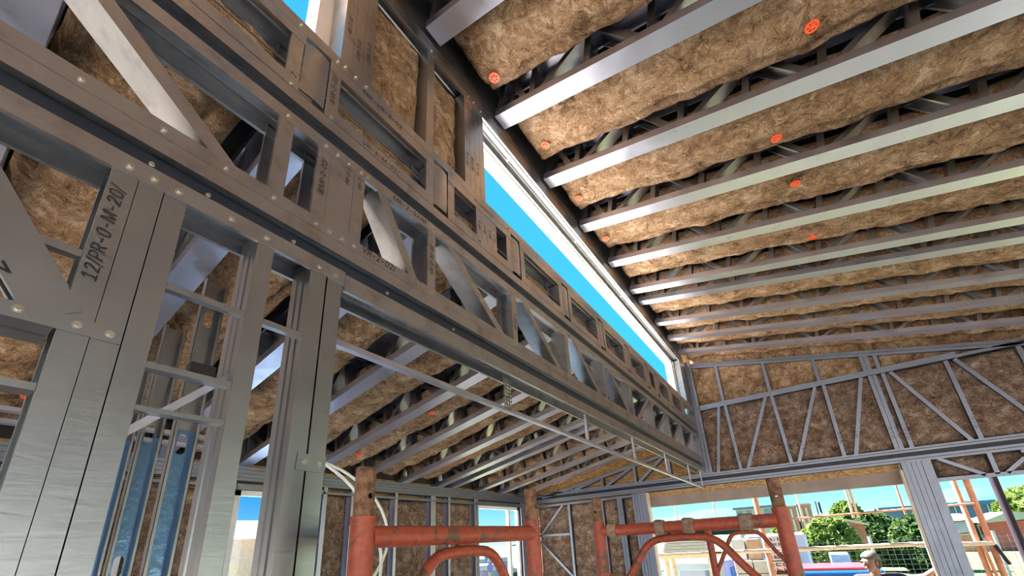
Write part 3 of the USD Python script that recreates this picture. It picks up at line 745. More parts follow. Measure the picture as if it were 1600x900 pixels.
part(LW, 'osb_panel', box(X_LW - .155, X_LW - .14, 1.86, 2.75, Z_FL, -1.0), OSB)
part(LW, 'osb_panel', box(X_LW - .155, X_LW - .14, 5.42, 6.8, Z_FL, -1.0), OSB)
ys = [-1.0, -.35, .18, .48, 1.1, 1.8]
for k, (a, b) in enumerate(list(zip(ys, ys[1:])) + [(2.80, 3.10), (3.16, 3.75), (3.81, 4.40), (4.51, 4.76), (4.82, 5.37), (6.85, 7.08)]):
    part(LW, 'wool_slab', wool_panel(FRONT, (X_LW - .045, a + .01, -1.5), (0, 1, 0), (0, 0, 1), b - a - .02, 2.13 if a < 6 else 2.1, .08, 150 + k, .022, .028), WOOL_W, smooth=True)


def window(name, x, y0, y1, z0, z1, pane, film=False):
    w = struct(name, (x, (y0 + y1) / 2, z0))
    f = .05
    for a in (box(x - .06, x, y0, y0 + f, z0, z1), box(x - .06, x, y1 - f, y1, z0, z1), box(x - .06, x, y0, y1, z0, z0 + f), box(x - .06, x, y0, y1, z1 - f, z1)):
        part(w, 'frame', a, WHITEP)
    part(w, 'pane', box(x - .034, x - .028, y0 + f, y1 - f, z0 + f, z1 - f), pane)
    return w


window('window_1', X_LW - .06, 1.87, 2.745, -1.0, .632, PANEB)
w2 = window('window_2', X_LW - .06, 5.48, 6.74, -1.0, .632, PANE)
part(w2, 'mullion', box(X_LW - .12, X_LW - .06, 6.40, 6.46, -.95, .58), WHITEP)

# ------------------------------------------------------------------ partition with filmed studs, behind the foreground posts
P = thing('partition_frame', 'row of punched studs with blue protective film behind the foreground posts', 'partition', (-2.6, .66, Z_FL))
for k, x in enumerate((-2.2, -2.66, -3.12, -3.58)):
    y0 = .62
    web = m3.Manifold.cube((.002, .092, zl(x) - Z_FL - .01)).translate((x, y0, Z_FL + .005))
    for z in np.arange(-1.4 + (.13 * k) % .3, zl(x) - .15, .62):
        hole = m3.Manifold.batch_hull([m3.Manifold.cylinder(.02, .018, .018, 12).rotate((0, 90, 0)).translate((x - .01, y0 + .046, z + dz)) for dz in (0, .055)])
        web -= hole
    wp = part(P, 'stud_web', tm(web), STEEL, label='stud web with punched holes')
    if k < 3:
        fz = m3.Manifold.cube((.0008, .086, .75)).translate((x + .0022, y0 + .003, -.20 + .06 * k))
        for z in np.arange(-1.4 + (.13 * k) % .3, zl(x) - .15, .62):
            fz -= m3.Manifold.batch_hull([m3.Manifold.cylinder(.02, .018, .018, 12).rotate((0, 90, 0)).translate((x - .01, y0 + .046, z + dz)) for dz in (0, .055)])
        part(wp, 'protective_film', tm(fz), FILM, label='blue protective film')
    for yy in (y0, y0 + .090):
        part(P, 'stud_flange', box(x, x + .040, yy, yy + .002, Z_FL + .005, zl(x) - .005), STEEL)
    part(P, 'stud_lip', box(x + .038, x + .040, y0, y0 + .012, Z_FL + .005, zl(x) - .005), STEEL)
    part(P, 'stud_lip', box(x + .038, x + .040, y0 + .080, y0 + .092, Z_FL + .005, zl(x) - .005), STEEL)
part(P, 'bottom_track', cee((-4.3, .615, Z_FL), (-1.4, .615, Z_FL), (0, 0, 1), (0, 1, 0), w=.04, d=.1), STEEL)

# ------------------------------------------------------------------ bar hung below the girder
B = thing('hanging_bar', 'long thin steel bar hung by metal hangers below the lattice girder', 'ceiling bar', (-1.25, 3.5, .62))
p0, p1 = A(-1.25, .74, .702), A(-1.25, 7.14, .645)
part(B, 'channel', cee(p0, p1, (0, 0, 1), (-1, 0, 0), w=.022, d=.028, lip=.004), STEEL_B)
hb = lambda y: .702 + (y - .6) / 6.54 * (.645 - .702) + .01
hang = m3.Manifold.cube((.0016, .072, .905 - hb(1.82))).translate((-1.2495, 1.785, hb(1.82)))
for a in range(3):
    for b in range(8):
        hang -= m3.Manifold.cylinder(.01, .007, .007, 8).rotate((0, 90, 0)).translate((-1.255, 1.797 + .024 * a, hb(1.82) + .02 + .022 * b))
part(B, 'perforated_strap', tm(hang), STEEL)
for y in (2.87, 3.93, 5.05, 6.2, 7.0):
    part(B, 'hanger', cee((-1.262, y - .02, hb(y)), (-1.262, y - .02, .91), (0, 1, 0), (1, 0, 0), w=.03, d=.016, lip=0), STEEL_B)

# white conduit
c1 = curve([(-2.35, 1.30, .62), (-2.4, 1.45, .54), (-2.4, 1.62, .44), (-2.4, 1.75, .32), (-2.4, 1.86, .16), (-2.4, 1.93, -.05), (-2.4, 1.9, -.3), (-2.4, 1.8, -.8), (-2.4, 1.7, -1.88)])
single('conduit', tube(c1, .011, 8), WHITEP, 'white flexible conduit hanging straight from the ceiling behind the nearest scaffold post', 'cable conduit', smooth=True)
c2 = curve([(-2.62, 1.433, 0.647), (-2.64, 1.606, 0.587), (-2.64, 1.735, 0.555), (-2.64, 1.896, 0.474), (-2.64, 2.026, 0.383), (-2.64, 2.134, 0.237), (-2.64, 2.177, 0.086), (-2.64, 2.123, -0.086), (-2.64, 2.026, -0.216), (-2.64, 1.832, -0.593), (-2.64, 1.724, -1.88)])
single('conduit', tube(c2, .011, 8), WHITEP, 'white flexible conduit curving in a loop to the right of the nearest scaffold post', 'cable conduit', smooth=True)


# ------------------------------------------------------------------ scaffold frames
def scaffold(label, o, ex, wid, top=.225, patches=(), pr=.032):
    """o: foot of the first post at the lens height (z = 0), ex: direction along the frame"""
    ex, o = unit(ex), np.asarray(o, float)
    t = thing('scaffold_frame', label, 'scaffold frame', (o[0] + ex[0] * wid / 2, o[1] + ex[1] * wid / 2, Z_FL))
    at = lambda s, z: o + ex * s + A(0, 0, z)
    n = np.cross(ex, A(0, 0, 1))
    for s in (0, wid):
        pp = part(t, 'post', tube([at(s, Z_FL + .02), at(s, -.6), at(s, .088)], pr, 20), RED, smooth=40)
        sp = m3.Manifold.cylinder(top - .08, pr * .86, pr * .86, 20).translate(tuple(at(s, .08)))
        inner = m3.Manifold.cylinder(top, pr * .72, pr * .72, 16).translate(tuple(at(s, .09)))
        sp -= inner
        d = A(*n) * .1
        a = at(s, .145)
        sp -= m3.Manifold.batch_hull([m3.Manifold.sphere(.008, 10).translate(tuple(a + d)), m3.Manifold.sphere(.008, 10).translate(tuple(a - d))])
        part(pp, 'spigot', tm(sp), RUST, label='bare rusty spigot with pin hole', smooth=40)
        part(pp, 'weld_collar', tube([at(s, .07), at(s, .092)], pr * 1.06, 20), RED, smooth=40)
        part(pp, 'base_plate', box(at(s, 0)[0] - .07, at(s, 0)[0] + .07, at(s, 0)[1] - .07, at(s, 0)[1] + .07, Z_FL, Z_FL + .02), RUST)
    part(t, 'cross_bar', tube([at(.02, .038), at(wid / 2, .038), at(wid - .02, .038)], .030, 18), RED, smooth=40)
    part(t, 'lower_bar', tube([at(.02, -1.55), at(wid - .02, -1.55)], .024, 14), RED, smooth=40)
    k = wid / .97
    arch = [(.02, -.36), (.12, -.235), (.22, -.115), (.275, -.05), (.33, -.018), (.40, -.010), (.48, -.008), (.56, -.010), (.62, -.018), (.675, -.05), (.73, -.115), (.84, -.235), (.95, -.36)]
    part(t, 'arch_brace', tube(curve([at(a * k, z - .008) for a, z in arch], 48), .0185, 14), RED, smooth=True)
    part(t, 'weld_tab', bar(at(wid * .44, .0), at(wid * .56, .0), n, .02, .012), RUST)
    for s, sg in ((0, -1), (wid, 1)):
        part(t, 'lock_pin', tube([at(s, -.19) - A(*n) * .03, at(s, -.19) - ex * sg * .075 - A(*n) * .03], .008, 8), RUST)
    for s, wd in patches:
        v = m3.Manifold.batch_hull([m3.Manifold.sphere(.012, 8).translate(tuple(at(s + a, .038 + b) + A(*n) * c)) for a in (-wd * .28, wd * .28) for b in (-.026, .026) for c in (-.024, .024)]).refine_to_length(.012)
        m = tm(v); m.vertices = m.vertices + (meshkit.fbm(np.array(m.vertices) * 45, 3, 4)[:, None] - .5) * .012
        part(t, 'mortar_clump', m, MORTAR, smooth=True)
    return t


scaffold('red scaffold frame nearest the camera, seen side-on along the girder', (-1.01, .745, 0), (0, 1, 0), .865)
scaffold('red scaffold frame with mortar lumps on its bar, standing square to the girder', (-1.013, 2.33, 0), (1, 0, 0), .905, patches=((.08, .05), (.345, .05), (.49, .055), (.755, .07)))
scaffold('dark red scaffold frame standing farther back behind the one with mortar lumps', (-.86, 4.6, 0), (1, 0, 0), .66, top=.05)


# ------------------------------------------------------------------ person at the far opening
def person():
    t = thing('person', 'person in dark t-shirt and grey cap, arm stretched out to the far window post', 'person', (.62, 7.62, -2.1))
    sph = lambda p, r: m3.Manifold.sphere(r, 20).translate(tuple(map(float, p)))
    bone = lambda a, b, ra, rb: m3.Manifold.batch_hull([sph(a, ra), sph(b, rb)])
    y = 7.62
    neck, chest, waist, hip = A(.535, y - .04, -.65), A(.56, y, -.80), A(.60, y, -1.10), A(.62, y, -1.25)
    sL, sR = A(.36, y + .02, -.715), A(.75, y - .02, -.70)
    body = bone(sL, sR, .065, .065) + m3.Manifold.batch_hull([sph(chest + A(-.10, 0, 0), .11), sph(chest + A(.10, 0, 0), .11), sph(waist + A(-.07, 0, 0), .11), sph(waist + A(.07, 0, 0), .11)])
    body += m3.Manifold.batch_hull([sph(waist + A(-.07, 0, 0), .11), sph(waist + A(.07, 0, 0), .11), sph(hip + A(-.08, 0, 0), .11), sph(hip + A(.08, 0, 0), .11)])
    body += m3.Manifold.batch_hull([sph(sL, .07), sph(sR, .07), sph(chest, .12)])
    shirt_arm = bone(sR, A(.88, y - .10, -.70), .066, .058) + bone(sL, A(.30, y, -.86), .066, .058)
    legs = m3.Manifold()
    for s, f in ((-1, .02), (1, -.04)):
        h, k, a = hip + A(.09 * s, 0, -.03), hip + A(.11 * s, f - .02, -.42), hip + A(.12 * s, f + .02, -.78)
        legs += bone(h, k, .092, .062) + bone(k, a, .062, .042)
    arm = bone(A(.86, y - .09, -.70), A(1.0, y - .22, -.66), .047, .040) + bone(A(1.0, y - .22, -.66), A(1.145, y - .34, -.54), .040, .028)
    la = A(.30, y, -.86)
    arm2 = bone(la, A(.26, y - .03, -1.0), .047, .040) + bone(A(.26, y - .03, -1.0), A(.31, y - .16, -1.22), .040, .028)
    # hands: palm and five fingers
    w = A(1.150, y - .345, -.535)
    hand = m3.Manifold.batch_hull([sph(w, .026), sph(w + A(.02, -.01, .075), .018), sph(w + A(.02, .045, .07), .018)])
    for i, (dy, l) in enumerate(((-.015, .075), (.008, .085), (.030, .080), (.052, .062))):
        b0 = w + A(.02, dy, .075)
        hand += bone(b0, b0 + A(-.005, -.012, l * .5), .0095, .009) + bone(b0 + A(-.005, -.012, l * .5), b0 + A(-.028, -.028, l * .85), .009, .0075)
    hand += bone(w + A(0, -.02, .02), w + A(-.03, -.05, .055), .011, .009)
    w2 = A(.315, y - .17, -1.235)
    hand2 = m3.Manifold.batch_hull([sph(w2, .026), sph(w2 + A(.0, -.02, -.08), .018), sph(w2 + A(.045, -.01, -.075), .018)])
    for dx, l in ((-.01, .07), (.012, .08), (.034, .075), (.054, .06)):
        b0 = w2 + A(dx, -.018, -.08)
        hand2 += bone(b0, b0 + A(0, -.008, -l * .55), .0095, .009) + bone(b0 + A(0, -.008, -l * .55), b0 + A(0, .008, -l), .009, .0075)
    hand2 += bone(w2 + A(.03, -.02, -.02), w2 + A(.07, -.05, -.06), .011, .009)
    hc = A(.525, y - .12, -.485)
    fwd = unit(A(-.75, -.6, -.12)); side = unit(np.cross(fwd, A(0, 0, 1))); up = np.cross(side, fwd)
    P_ = lambda a, b, c: hc + fwd * a + side * b + up * c
    head = m3.Manifold.batch_hull([sph(P_(-.02, 0, .045), .082), sph(P_(.015, 0, .03), .076), sph(P_(.035, 0, -.06), .052), sph(P_(.055, 0, -.092), .027)])
    head += bone(P_(.088, 0, .012), P_(.108, 0, -.022), .011, .015)                      # nose
    head += bone(P_(.082, -.022, -.058), P_(.082, .022, -.058), .010, .010)               # lips
    head += bone(P_(.078, -.045, .028), P_(.084, .045, .028), .012, .012)                 # brow
    for s in (-1, 1):
        head += m3.Manifold.batch_hull([sph(P_(-.01, .080 * s, .012), .014), sph(P_(-.005, .080 * s, -.03), .011)])
    neckm = bone(neck + A(.0, .0, -.08), P_(-.02, 0, -.05), .060, .052)
    flesh = head + neckm + body + shirt_arm + legs + arm + arm2 + hand + hand2
    m = tm(flesh.refine_to_length(.018))
    m.merge_vertices(); trimesh.smoothing.filter_taubin(m, .5, .53, 6)
    part(t, 'body', m, SKIN, smooth=True)
    grow = lambda mm, e, mtl, name, **k: part(t, name, mm, mtl, smooth=True, **k)
    sh = m3.Manifold.batch_hull([sph(sL, .075), sph(sR, .075), sph(chest, .128)]) + bone(sL, sR, .073, .073)
    sh += m3.Manifold.batch_hull([sph(chest + A(-.10, 0, 0), .12), sph(chest + A(.10, 0, 0), .12), sph(waist + A(-.08, 0, -.08), .122), sph(waist + A(.08, 0, -.08), .122)])
    sh += bone(sR, A(.90, y - .115, -.70), .074, .064) + bone(sL, A(.295, y, -.88), .074, .064)
    sm = tm(sh.refine_to_length(.025)); sm.merge_vertices(); trimesh.smoothing.filter_taubin(sm, .5, .53, 6)
    grow(sm, 0, CLOTH, 'tshirt')
    tr = m3.Manifold.batch_hull([sph(hip + A(-.09, 0, .06), .118), sph(hip + A(.09, 0, .06), .118), sph(hip + A(-.09, 0, -.05), .115), sph(hip + A(.09, 0, -.05), .115)])
    for s, f in ((-1, .02), (1, -.04)):
        h, k, a = hip + A(.09 * s, 0, -.03), hip + A(.11 * s, f - .02, -.42), hip + A(.12 * s, f + .02, -.77)
        tr += bone(h, k, .104, .076) + bone(k, a, .076, .062)
        foot = m3.Manifold.batch_hull([sph(a + A(0, 0, -.03), .045), sph(A(a[0], a[1] + .02, -2.062), .038), sph(A(a[0] - .01, a[1] - .17, -2.066), .034)])
        grow(tm(foot), 0, BLACK, 'shoe')
    tm_ = tm(tr.refine_to_length(.03)); tm_.merge_vertices(); trimesh.smoothing.filter_taubin(tm_, .5, .53, 5)
    grow(tm_, 0, TROUS, 'trousers')
    hair = m3.Manifold.batch_hull([sph(P_(-.045, 0, .0), .080), sph(P_(-.05, 0, -.035), .070)])
    grow(tm(hair), 0, HAIR, 'hair')
    cap = m3.Manifold.batch_hull([sph(P_(-.022, 0, .052), .091), sph(P_(.012, 0, .050), .084), sph(P_(-.055, 0, .030), .076)]).trim_by_plane(tuple(unit(up * 1.0 - fwd * .42)), float((P_(.02, 0, .045)) @ unit(up * 1.0 - fwd * .42)))
    cp = part(t, 'cap', tm(cap), CAPM, smooth=True)
    part(cp, 'cap_peak', tm(m3.Manifold.batch_hull([sph(P_(-.085, 0, -.01), .018), sph(P_(-.10, .03, -.03), .012), sph(P_(-.10, -.03, -.03), .012)])), CAPM, smooth=True)
    for s in (-1, 1):
        ey = part(t, 'eye', tm(sph(P_(.078, .030 * s, .008), .011)), SIGNW); part(ey, 'pupil', tm(sph(P_(.0865, .030 * s, .008), .0055)), INK)


person()

# ------------------------------------------------------------------ outside beyond the far wall
def pole(name, label, p0, p1, r, material, group=None, cat='scaffold pole'):
    single(name, tube([p0, (np.asarray(p0) + np.asarray(p1)) / 2, p1], r, 12), material, label, cat, group, smooth=40)


ES = thing('outdoor_scaffold', 'pale orange tube scaffold with plank and guard rail outside the far opening', 'scaffold', (0, 8.6, -2.1))
tb = lambda n, a, b, r, m: part(ES, n, tube([a, (A(*a) + A(*b)) / 2, b], r, 10), m, smooth=40)
tb('ledger', (-3.2, 8.6, -.375), (1.36, 8.6, -.325), .035, WOODP)
part(ES, 'plank', rbox(1.2, 1.98, 8.55, 8.75, -.375, -.325, .008), WOODP)
tb('guard_rail', (-3.2, 8.62, .07), (1.95, 8.62, .185), .016, REDPOLE)
for x, z1 in ((-2.12, .75), (-1.43, .75), (-.11, .75), (.565, .75), (.62, .75), (1.19, .75), (1.30, .75)):
    tb('upright', (x, 8.64, .09), (x, 8.64, z1), .014 if x not in (.565, .62) else .02, WOODP if x < 1 else REDPOLE)
for x, r in ((-.74, .045), (1.835, .032), (1.97, .036), (-3.40, .05)):
    tb('standard', (x, 8.66, -2.1), (x, 8.66, .9 if x > -3 else -.6), r, REDPOLE)
tb('brace', (1.87, 8.6, -.37), (1.90, 8.6, -1.2), .018, REDPOLE); tb('brace', (1.98, 8.6, -.36), (2.05, 8.6, -.62), .02, DARKPOLE)
pole('dark_post', 'thick dark upright post outside the right-hand far window', (2.02, 7.80, -2.1), (2.02, 7.80, .75), .042, DARKPOLE, cat='post')


def leaves(center, rad, n, size, seed):
    r = np.random.default_rng(seed)
    d = r.normal(size=(n, 3)); d /= np.linalg.norm(d, axis=1, keepdims=True)
    lump = .72 + .5 * meshkit.fbm(d * 2.3 + seed, 3, seed)
    p = center + d * rad * (lump * (.55 + .45 * r.random(n) ** .4))[:, None]
    a = r.normal(size=(n, 3)); a /= np.linalg.norm(a, axis=1, keepdims=True)
    b = np.cross(a, r.normal(size=(n, 3))); b /= np.linalg.norm(b, axis=1, keepdims=True)
    s = size * (.6 + .8 * r.random((n, 1)))
    v = np.stack([p - a * s, p + b * s * .5, p + a * s, p - b * s * .5], 1).reshape(-1, 3)
    i = np.arange(n)[:, None] * 4
    return trimesh.Trimesh(v, np.vstack([i + [0, 1, 2], i + [0, 2, 3]]), process=False)


def tree(name, label, x, y, h, rx, rz, seed, leaf, n=5000, size=.16):
    t = thing(name, label, 'tree', (x, y, -2.1), 'trees beyond the fence')
    part(t, 'trunk', tube([(x, y, -2.15), (x + .05, y, -2.1 + (h - rz) * .6), (x, y, -2.1 + h - rz)], [.14, .11, .06], 8), BARK, smooth=True)
    part(t, 'foliage', leaves(A(x, y, -2.1 + h - rz), A(rx, rx * .8, rz), n, size, seed), LEAF[leaf], kind='stuff')


tree('leafy_tree', 'bright green bushy tree in front of the brick house', .42, 22, 2.42, 1.05, 1.25, 1, 0)
tree('leafy_tree', 'yellow-green tree beside the white van', -1.0, 20.2, 2.1, .65, 1.15, 2, 0, 3500)
tree('leafy_tree', 'broad darker green tree right of the brick house', 2.75, 29.5, 2.62, 1.35, 1.55, 3, 1, 6000)
tree('leafy_tree', 'dark green sloping tree beside the quintuple window post', 3.75, 26, 2.35, 1.0, 1.4, 4, 1, 5000)
tree('leafy_tree', 'thin pale-topped tree rising above the guard rail', 1.85, 33, 3.5, .8, 1.1, 5, 0, 1800)
tree('leafy_tree', 'green hillside tree at the right edge of the picture', 17.5, 60, 4.6, 3.0, 2.6, 6, 0, 5000, .3)
tree('leafy_tree', 'green tree low beside the red wall at the right edge', 24.5, 66, 3.8, 2.6, 2.2, 7, 1, 4000, .3)

H = thing('brick_house', 'small brick house with a shallow gable roof behind the trees', 'house', (.9, 25, -2.1))
part(H, 'wall', box(.0, 1.85, 24.2, 26.5, -2.1, -.05), BRICK)
part(H, 'roof', tm(m3.Manifold.hull_points(A([-.2, 24.0, -.05], [2.0, 24.0, -.05], [-.2, 26.7, -.05], [2.0, 26.7, -.05], [.75, 24.0, .36], [.75, 26.7, .36]).reshape(-1, 3))), BRICK)
part(H, 'fascia', bar((.75, 23.98, .36), (2.02, 23.98, -.06), NF, .09, .05), CREAM)
part(H, 'lamp', rbox(1.42, 1.54, 24.0, 24.19, -.42, -.25, .03), SIGNW)

T = thing('apartment_tower', 'pair of red brick apartment towers on the skyline', 'building', (-1, 60, -2.1))
part(T, 'tower', box(-2.6, -1.2, 60, 62, -2.1, 2.35), BRICK); part(T, 'tower', box(-1.05, .30, 60, 62, -2.1, 2.55), BRICK)
for x in (-2.2, -1.7, -.7, -.2):
    part(T, 'window_strip', box(x - .1, x + .1, 59.93, 60.05, -1.5, 2.1), SIGNW)
part(T, 'cornice', box(-2.7, .4, 59.9, 62.1, 2.3, 2.42), BROWN)
ap = thing('apartment_block', 'pale apartment block with dark windows behind the scaffold bar', 'building', (-4.3, 50, -2.1))
part(ap, 'wall', box(-6.3, -2.6, 50, 52, -2.1, 2.05), WHITEW); part(ap, 'roof', box(-6.5, -2.4, 49.8, 52.2, 2.05, 2.25), BLUEG)
for x in (-5.9, -5.1, -4.3, -3.5, -2.95):
    part(ap, 'window', box(x - .22, x + .22, 49.93, 50.05, 1.35, 1.85), GLASSB)
pole('antenna_mast', 'left thin antenna mast on the skyline', (.86, 60, -2.1), (.86, 60, 2.7), .05, DARKPOLE, cat='mast')
pole('antenna_mast', 'right thin antenna mast with a dark head on the skyline', (1.16, 60, -2.1), (1.16, 60, 2.6), .09, DARKPOLE, cat='mast')
bg = thing('blue_glass_hall', 'long blue glazed industrial hall in the distance', 'building', (12.5, 70, -2.1))
part(bg, 'wall', box(7.4, 18.5, 70, 74, -2.1, 1.25), BLUEG); part(bg, 'roof', box(7.2, 18.8, 69.6, 74.3, 1.25, 1.72), BLUEG)
for x in np.arange(13.2, 18.2, .9):
    part(bg, 'mullion', box(x - .05, x + .05, 69.9, 70.02, -2.0, 1.25), SIGNW)
wb = thing('window_block_house', 'low pinkish building with a square grid of glass blocks', 'house', (8.0, 40, -2.1))
part(wb, 'wall', box(7.3, 8.66, 40, 43, -2.1, -.16), BRICK); part(wb, 'roof', tm(m3.Manifold.hull_points(A([7.2, 39.8, -.16], [8.75, 39.8, -.16], [7.2, 43, -.16], [8.75, 43, -.16], [7.6, 41, .30], [8.4, 41, .30]).reshape(-1, 3))), WHITEW)
part(wb, 'panel', box(7.72, 8.5, 39.93, 40.02, -.92, -.24), SIGNW)
for i in range(5):
    for j in range(4):
        part(wb, 'glass_block', box(7.77 + .145 * i, 7.87 + .145 * i, 39.9, 39.95, -.88 + .165 * j, -.77 + .165 * j), GLASSB)
part(wb, 'sill', box(7.65, 8.6, 39.85, 40.0, -1.08, -.98), WHITEW)
bn = thing('red_barn', 'red-walled barn with a pale sloping roof', 'barn', (9.9, 40, -2.1))
part(bn, 'wall', box(9.3, 12.5, 40, 44, -2.1, -.35), BARN); part(bn, 'white_annex', box(8.82, 9.3, 40.2, 43, -2.1, -.45), WHITEW)
part(bn, 'annex_window', box(8.9, 9.03, 40.1, 40.25, -1.3, -.6), DARKPOLE)
part(bn, 'roof', tm(m3.Manifold.hull_points(A([8.78, 39.7, -.40], [8.78, 44.2, -.40], [12.7, 39.7, -.22], [12.7, 44.2, -.22], [10.4, 39.7, .24], [10.4, 44.2, .24]).reshape(-1, 3))), WHITEW)
hp = np.array([(-260, 0), (-190, 9), (-126, 14.2), (-97, 15.9), (-69, 19), (-50, 17.3), (-20, 12), (10, 9.0), (44, 9.2), (65, 12), (77, 18.5), (90, 18.7), (100, 16.7), (107, 13.4), (115, 14.6), (150, 20), (230, 8), (300, 0)], float)
hs = curve(np.c_[hp[:, 0], 0 * hp[:, 0], hp[:, 1]], 90)
hv = np.vstack([np.c_[hs[:, 0], np.full(90, 400.), hs[:, 2]], np.c_[hs[:, 0], np.full(90, 400. - 60), np.full(90, -3.)], np.c_[hs[:, 0], np.full(90, 470.), np.full(90, -3.)]])
hf = []
for i in range(89):
    for a, b in ((0, 90), (90, 180), (180, 0)):
        hf += [(a + i, b + i, b + i + 1), (a + i, b + i + 1, a + i + 1)]
hills = struct('hills'); part(hills, 'ridge', fix(hv, np.array(hf)), HILL, smooth=True)

FN = thing('mesh_fence', 'white wire mesh fence with a post in front of the trees', 'fence', (2, 18, -2.1))
for x in (-1.4, 1.41, 4.2):
    part(FN, 'post', tube([(x, 18, -2.1), (x, 18, -.40)], .05, 10), SIGNW, smooth=40)
wires = [box(-4, 6, 17.995, 18.005, z - .004, z + .004) for z in np.arange(-1.95, -.45, .14)] + [box(x - .0035, x + .0035, 17.996, 18.004, -2.0, -.5) for x in np.arange(-4, 6, .16)]
part(FN, 'wire_mesh', cat_(wires), FENCEM, kind='stuff')
r = np.random.default_rng(5); N = 9000
gx, gy = r.uniform(1.0, 9, N), r.uniform(13.8, 17.8, N); gh = r.uniform(.15, .55, N) * (1 + .8 * (meshkit.noise(np.stack([gx, gy, gx * 0], -1)) - .5)); ga = r.uniform(0, 6.28, N)
dx, dy = np.cos(ga) * .035, np.sin(ga) * .035; lx, ly = r.normal(0, .12, N), r.normal(0, .12, N)
gv = np.stack([np.stack([gx - dx, gy - dy, np.full(N, -2.12)], -1), np.stack([gx + dx, gy + dy, np.full(N, -2.12)], -1), np.stack([gx + lx, gy + ly, -2.1 + gh], -1)], 1).reshape(-1, 3)
single('grass', trimesh.Trimesh(gv, np.arange(3 * N).reshape(-1, 3), process=False), paint('dry_grass', (.30, .28, .11), .9, dark=(.15, .19, .06), scale=3), 'tall dry yellow-green grass in front of the fence', 'grass', kind='stuff')


def van(name, label, cat, x, y, length, width, height, body, glass=GLASSB, rot=0., trim=None, bonnet=.25):
    """nose towards +x before turning"""
    t = thing(name, label, cat, (x, y, -2.1))
    z0 = -2.1
    Rm = trimesh.transformations.rotation_matrix(rot, [0, 0, 1], [x, y, 0])
    put = lambda n, m, mtl, **k: part(t, n, m.apply_transform(Rm) if m is not None else None, mtl, **k)
    L, Wd, Hh = length, width, height
    s = lambda a, b, c, rr=.09: m3.Manifold.sphere(rr, 12).translate((x + a, y + b, z0 + c))
    q = [(-.5 * L + .1, .32), (-.5 * L + .1, Hh - .1), (.5 * L - bonnet * L - .35 * (Hh - .9), Hh - .1), (.5 * L - bonnet * L, Hh * .58), (.5 * L - .12, Hh * .5), (.5 * L - .1, .32)]
    pieces = [m3.Manifold.batch_hull([s(a, b, c) for a, c in (q[0], q[1], q[2], q[3], (q[3][0], .32)) for b in (-Wd / 2 + .1, Wd / 2 - .1)]),
              m3.Manifold.batch_hull([s(a, b, c) for a, c in ((q[3][0] - .1, Hh * .54), q[4], q[5], (q[3][0] - .1, .32)) for b in (-Wd / 2 + .1, Wd / 2 - .1)])]
    put('body', tm(pieces[0] + pieces[1]), body, smooth=40)
    for sd in (-1, 1):
        yy = y + sd * Wd / 2
        put('side_window', rbox(x - .5 * L + .3, x - .03 * L, yy - .012, yy + .012, z0 + Hh * .58, z0 + Hh * .86, .01), glass)
        put('door_window', rbox(x + .0 * L, x + .16 * L, yy - .012, yy + .012, z0 + Hh * .58, z0 + Hh * .84, .01), glass)
    put('rear_window', rbox(x - .5 * L - .012, x - .5 * L + .012, y - Wd * .36, y + Wd * .36, z0 + Hh * .58, z0 + Hh * .84, .01), glass)
    a, b = A(x + q[2][0] + .09, 0, z0 + q[2][1] + .02), A(x + q[3][0] + .07, 0, z0 + q[3][1] + .07)
    put('windscreen', bar((a[0], y, a[2]), (b[0], y, b[2]), unit(np.cross(b - a, A(0, 1, 0))) * -1, Wd * .8, .02), glass)
    for sd in (-1, 1):
        for wx in (-.31, .31):
            c = trimesh.creation.cylinder(.32, .2, sections=20); c.apply_transform(trimesh.transformations.rotation_matrix(math.pi / 2, [1, 0, 0])); c.apply_translation((x + wx * L, y + sd * (Wd / 2 - .1), z0 + .32))
            put('wheel', c, RUBBER, smooth=40)
        put('tail_light', rbox(x - .5 * L - .02, x - .5 * L + .05, y + sd * Wd * .44 - .06, y + sd * Wd * .44 + .06, z0 + Hh * .42, z0 + Hh * .56, .015), CARR)
    if trim:
        put('roof_trim', rbox(x - .5 * L + .05, x + .2 * L, y - Wd * .46, y + Wd * .46, z0 + Hh - .03, z0 + Hh + .035, .015), trim)
    return t


van('van', 'white van with its red tail light towards us, left of the trees', 'van', -1.5, 15.2, 2.4, 1.7, 1.97, CARW, rot=math.radians(-172))
van('van', 'white van with blue-tinted windows seen under the scaffold arch', 'van', -5.6, 14.2, 2.6, 1.7, 1.9, CARW, glass=CARB, rot=math.radians(5))
van('car', 'blue car with a white and red roof right beside the scaffold post', 'car', .15, 12.3, 3.2, 1.6, 1.22, CARB, trim=CARR, rot=math.radians(6))
van('car', 'white rounded car parked behind the stacked boards', 'car', -2.5, 13.0, 1.9, 1.4, 1.45, CARW, rot=math.radians(80))
single('skip_box', rbox(.18, .60, 14, 14.8, -2.1, -.69, .03), paint('pale_blue_box', (.40, .50, .62), .5), 'pale blue metal cabinet behind the blue car', 'cabinet')
for k in range(5):
    single('insulation_board', rbox(-3.05 + .02 * k, -2.02 - .015 * k, 10.5, 11.2, -.46 + .066 * k, -.398 + .066 * k, .006), BLOCK,
           ['cream board at the bottom of the stack behind the arch', 'cream board second from the bottom of the stack', 'cream board in the middle of the stack', 'cream board second from the top of the stack', 'cream board on top of the stack behind the arch'][k], 'board', 'cream boards stacked outside')
PT = thing('trestle_table', 'rough trestle carrying the stack of cream boards', 'trestle', (-2.5, 10.85, -2.1))
part(PT, 'top', rbox(-3.1, -1.95, 10.5, 11.2, -.53, -.461, .01), WOODP)
for a in (-3.0, -2.05):
    for b in (10.58, 11.12):
        part(PT, 'leg', rbox(a - .04, a + .04, b - .04, b + .04, -2.1, -.53, .008), WOODP)
PL = thing('pallet_stack', 'tall shrink-wrapped stack of white building blocks', 'block stack', (-1.2, 10.4, -2.1))
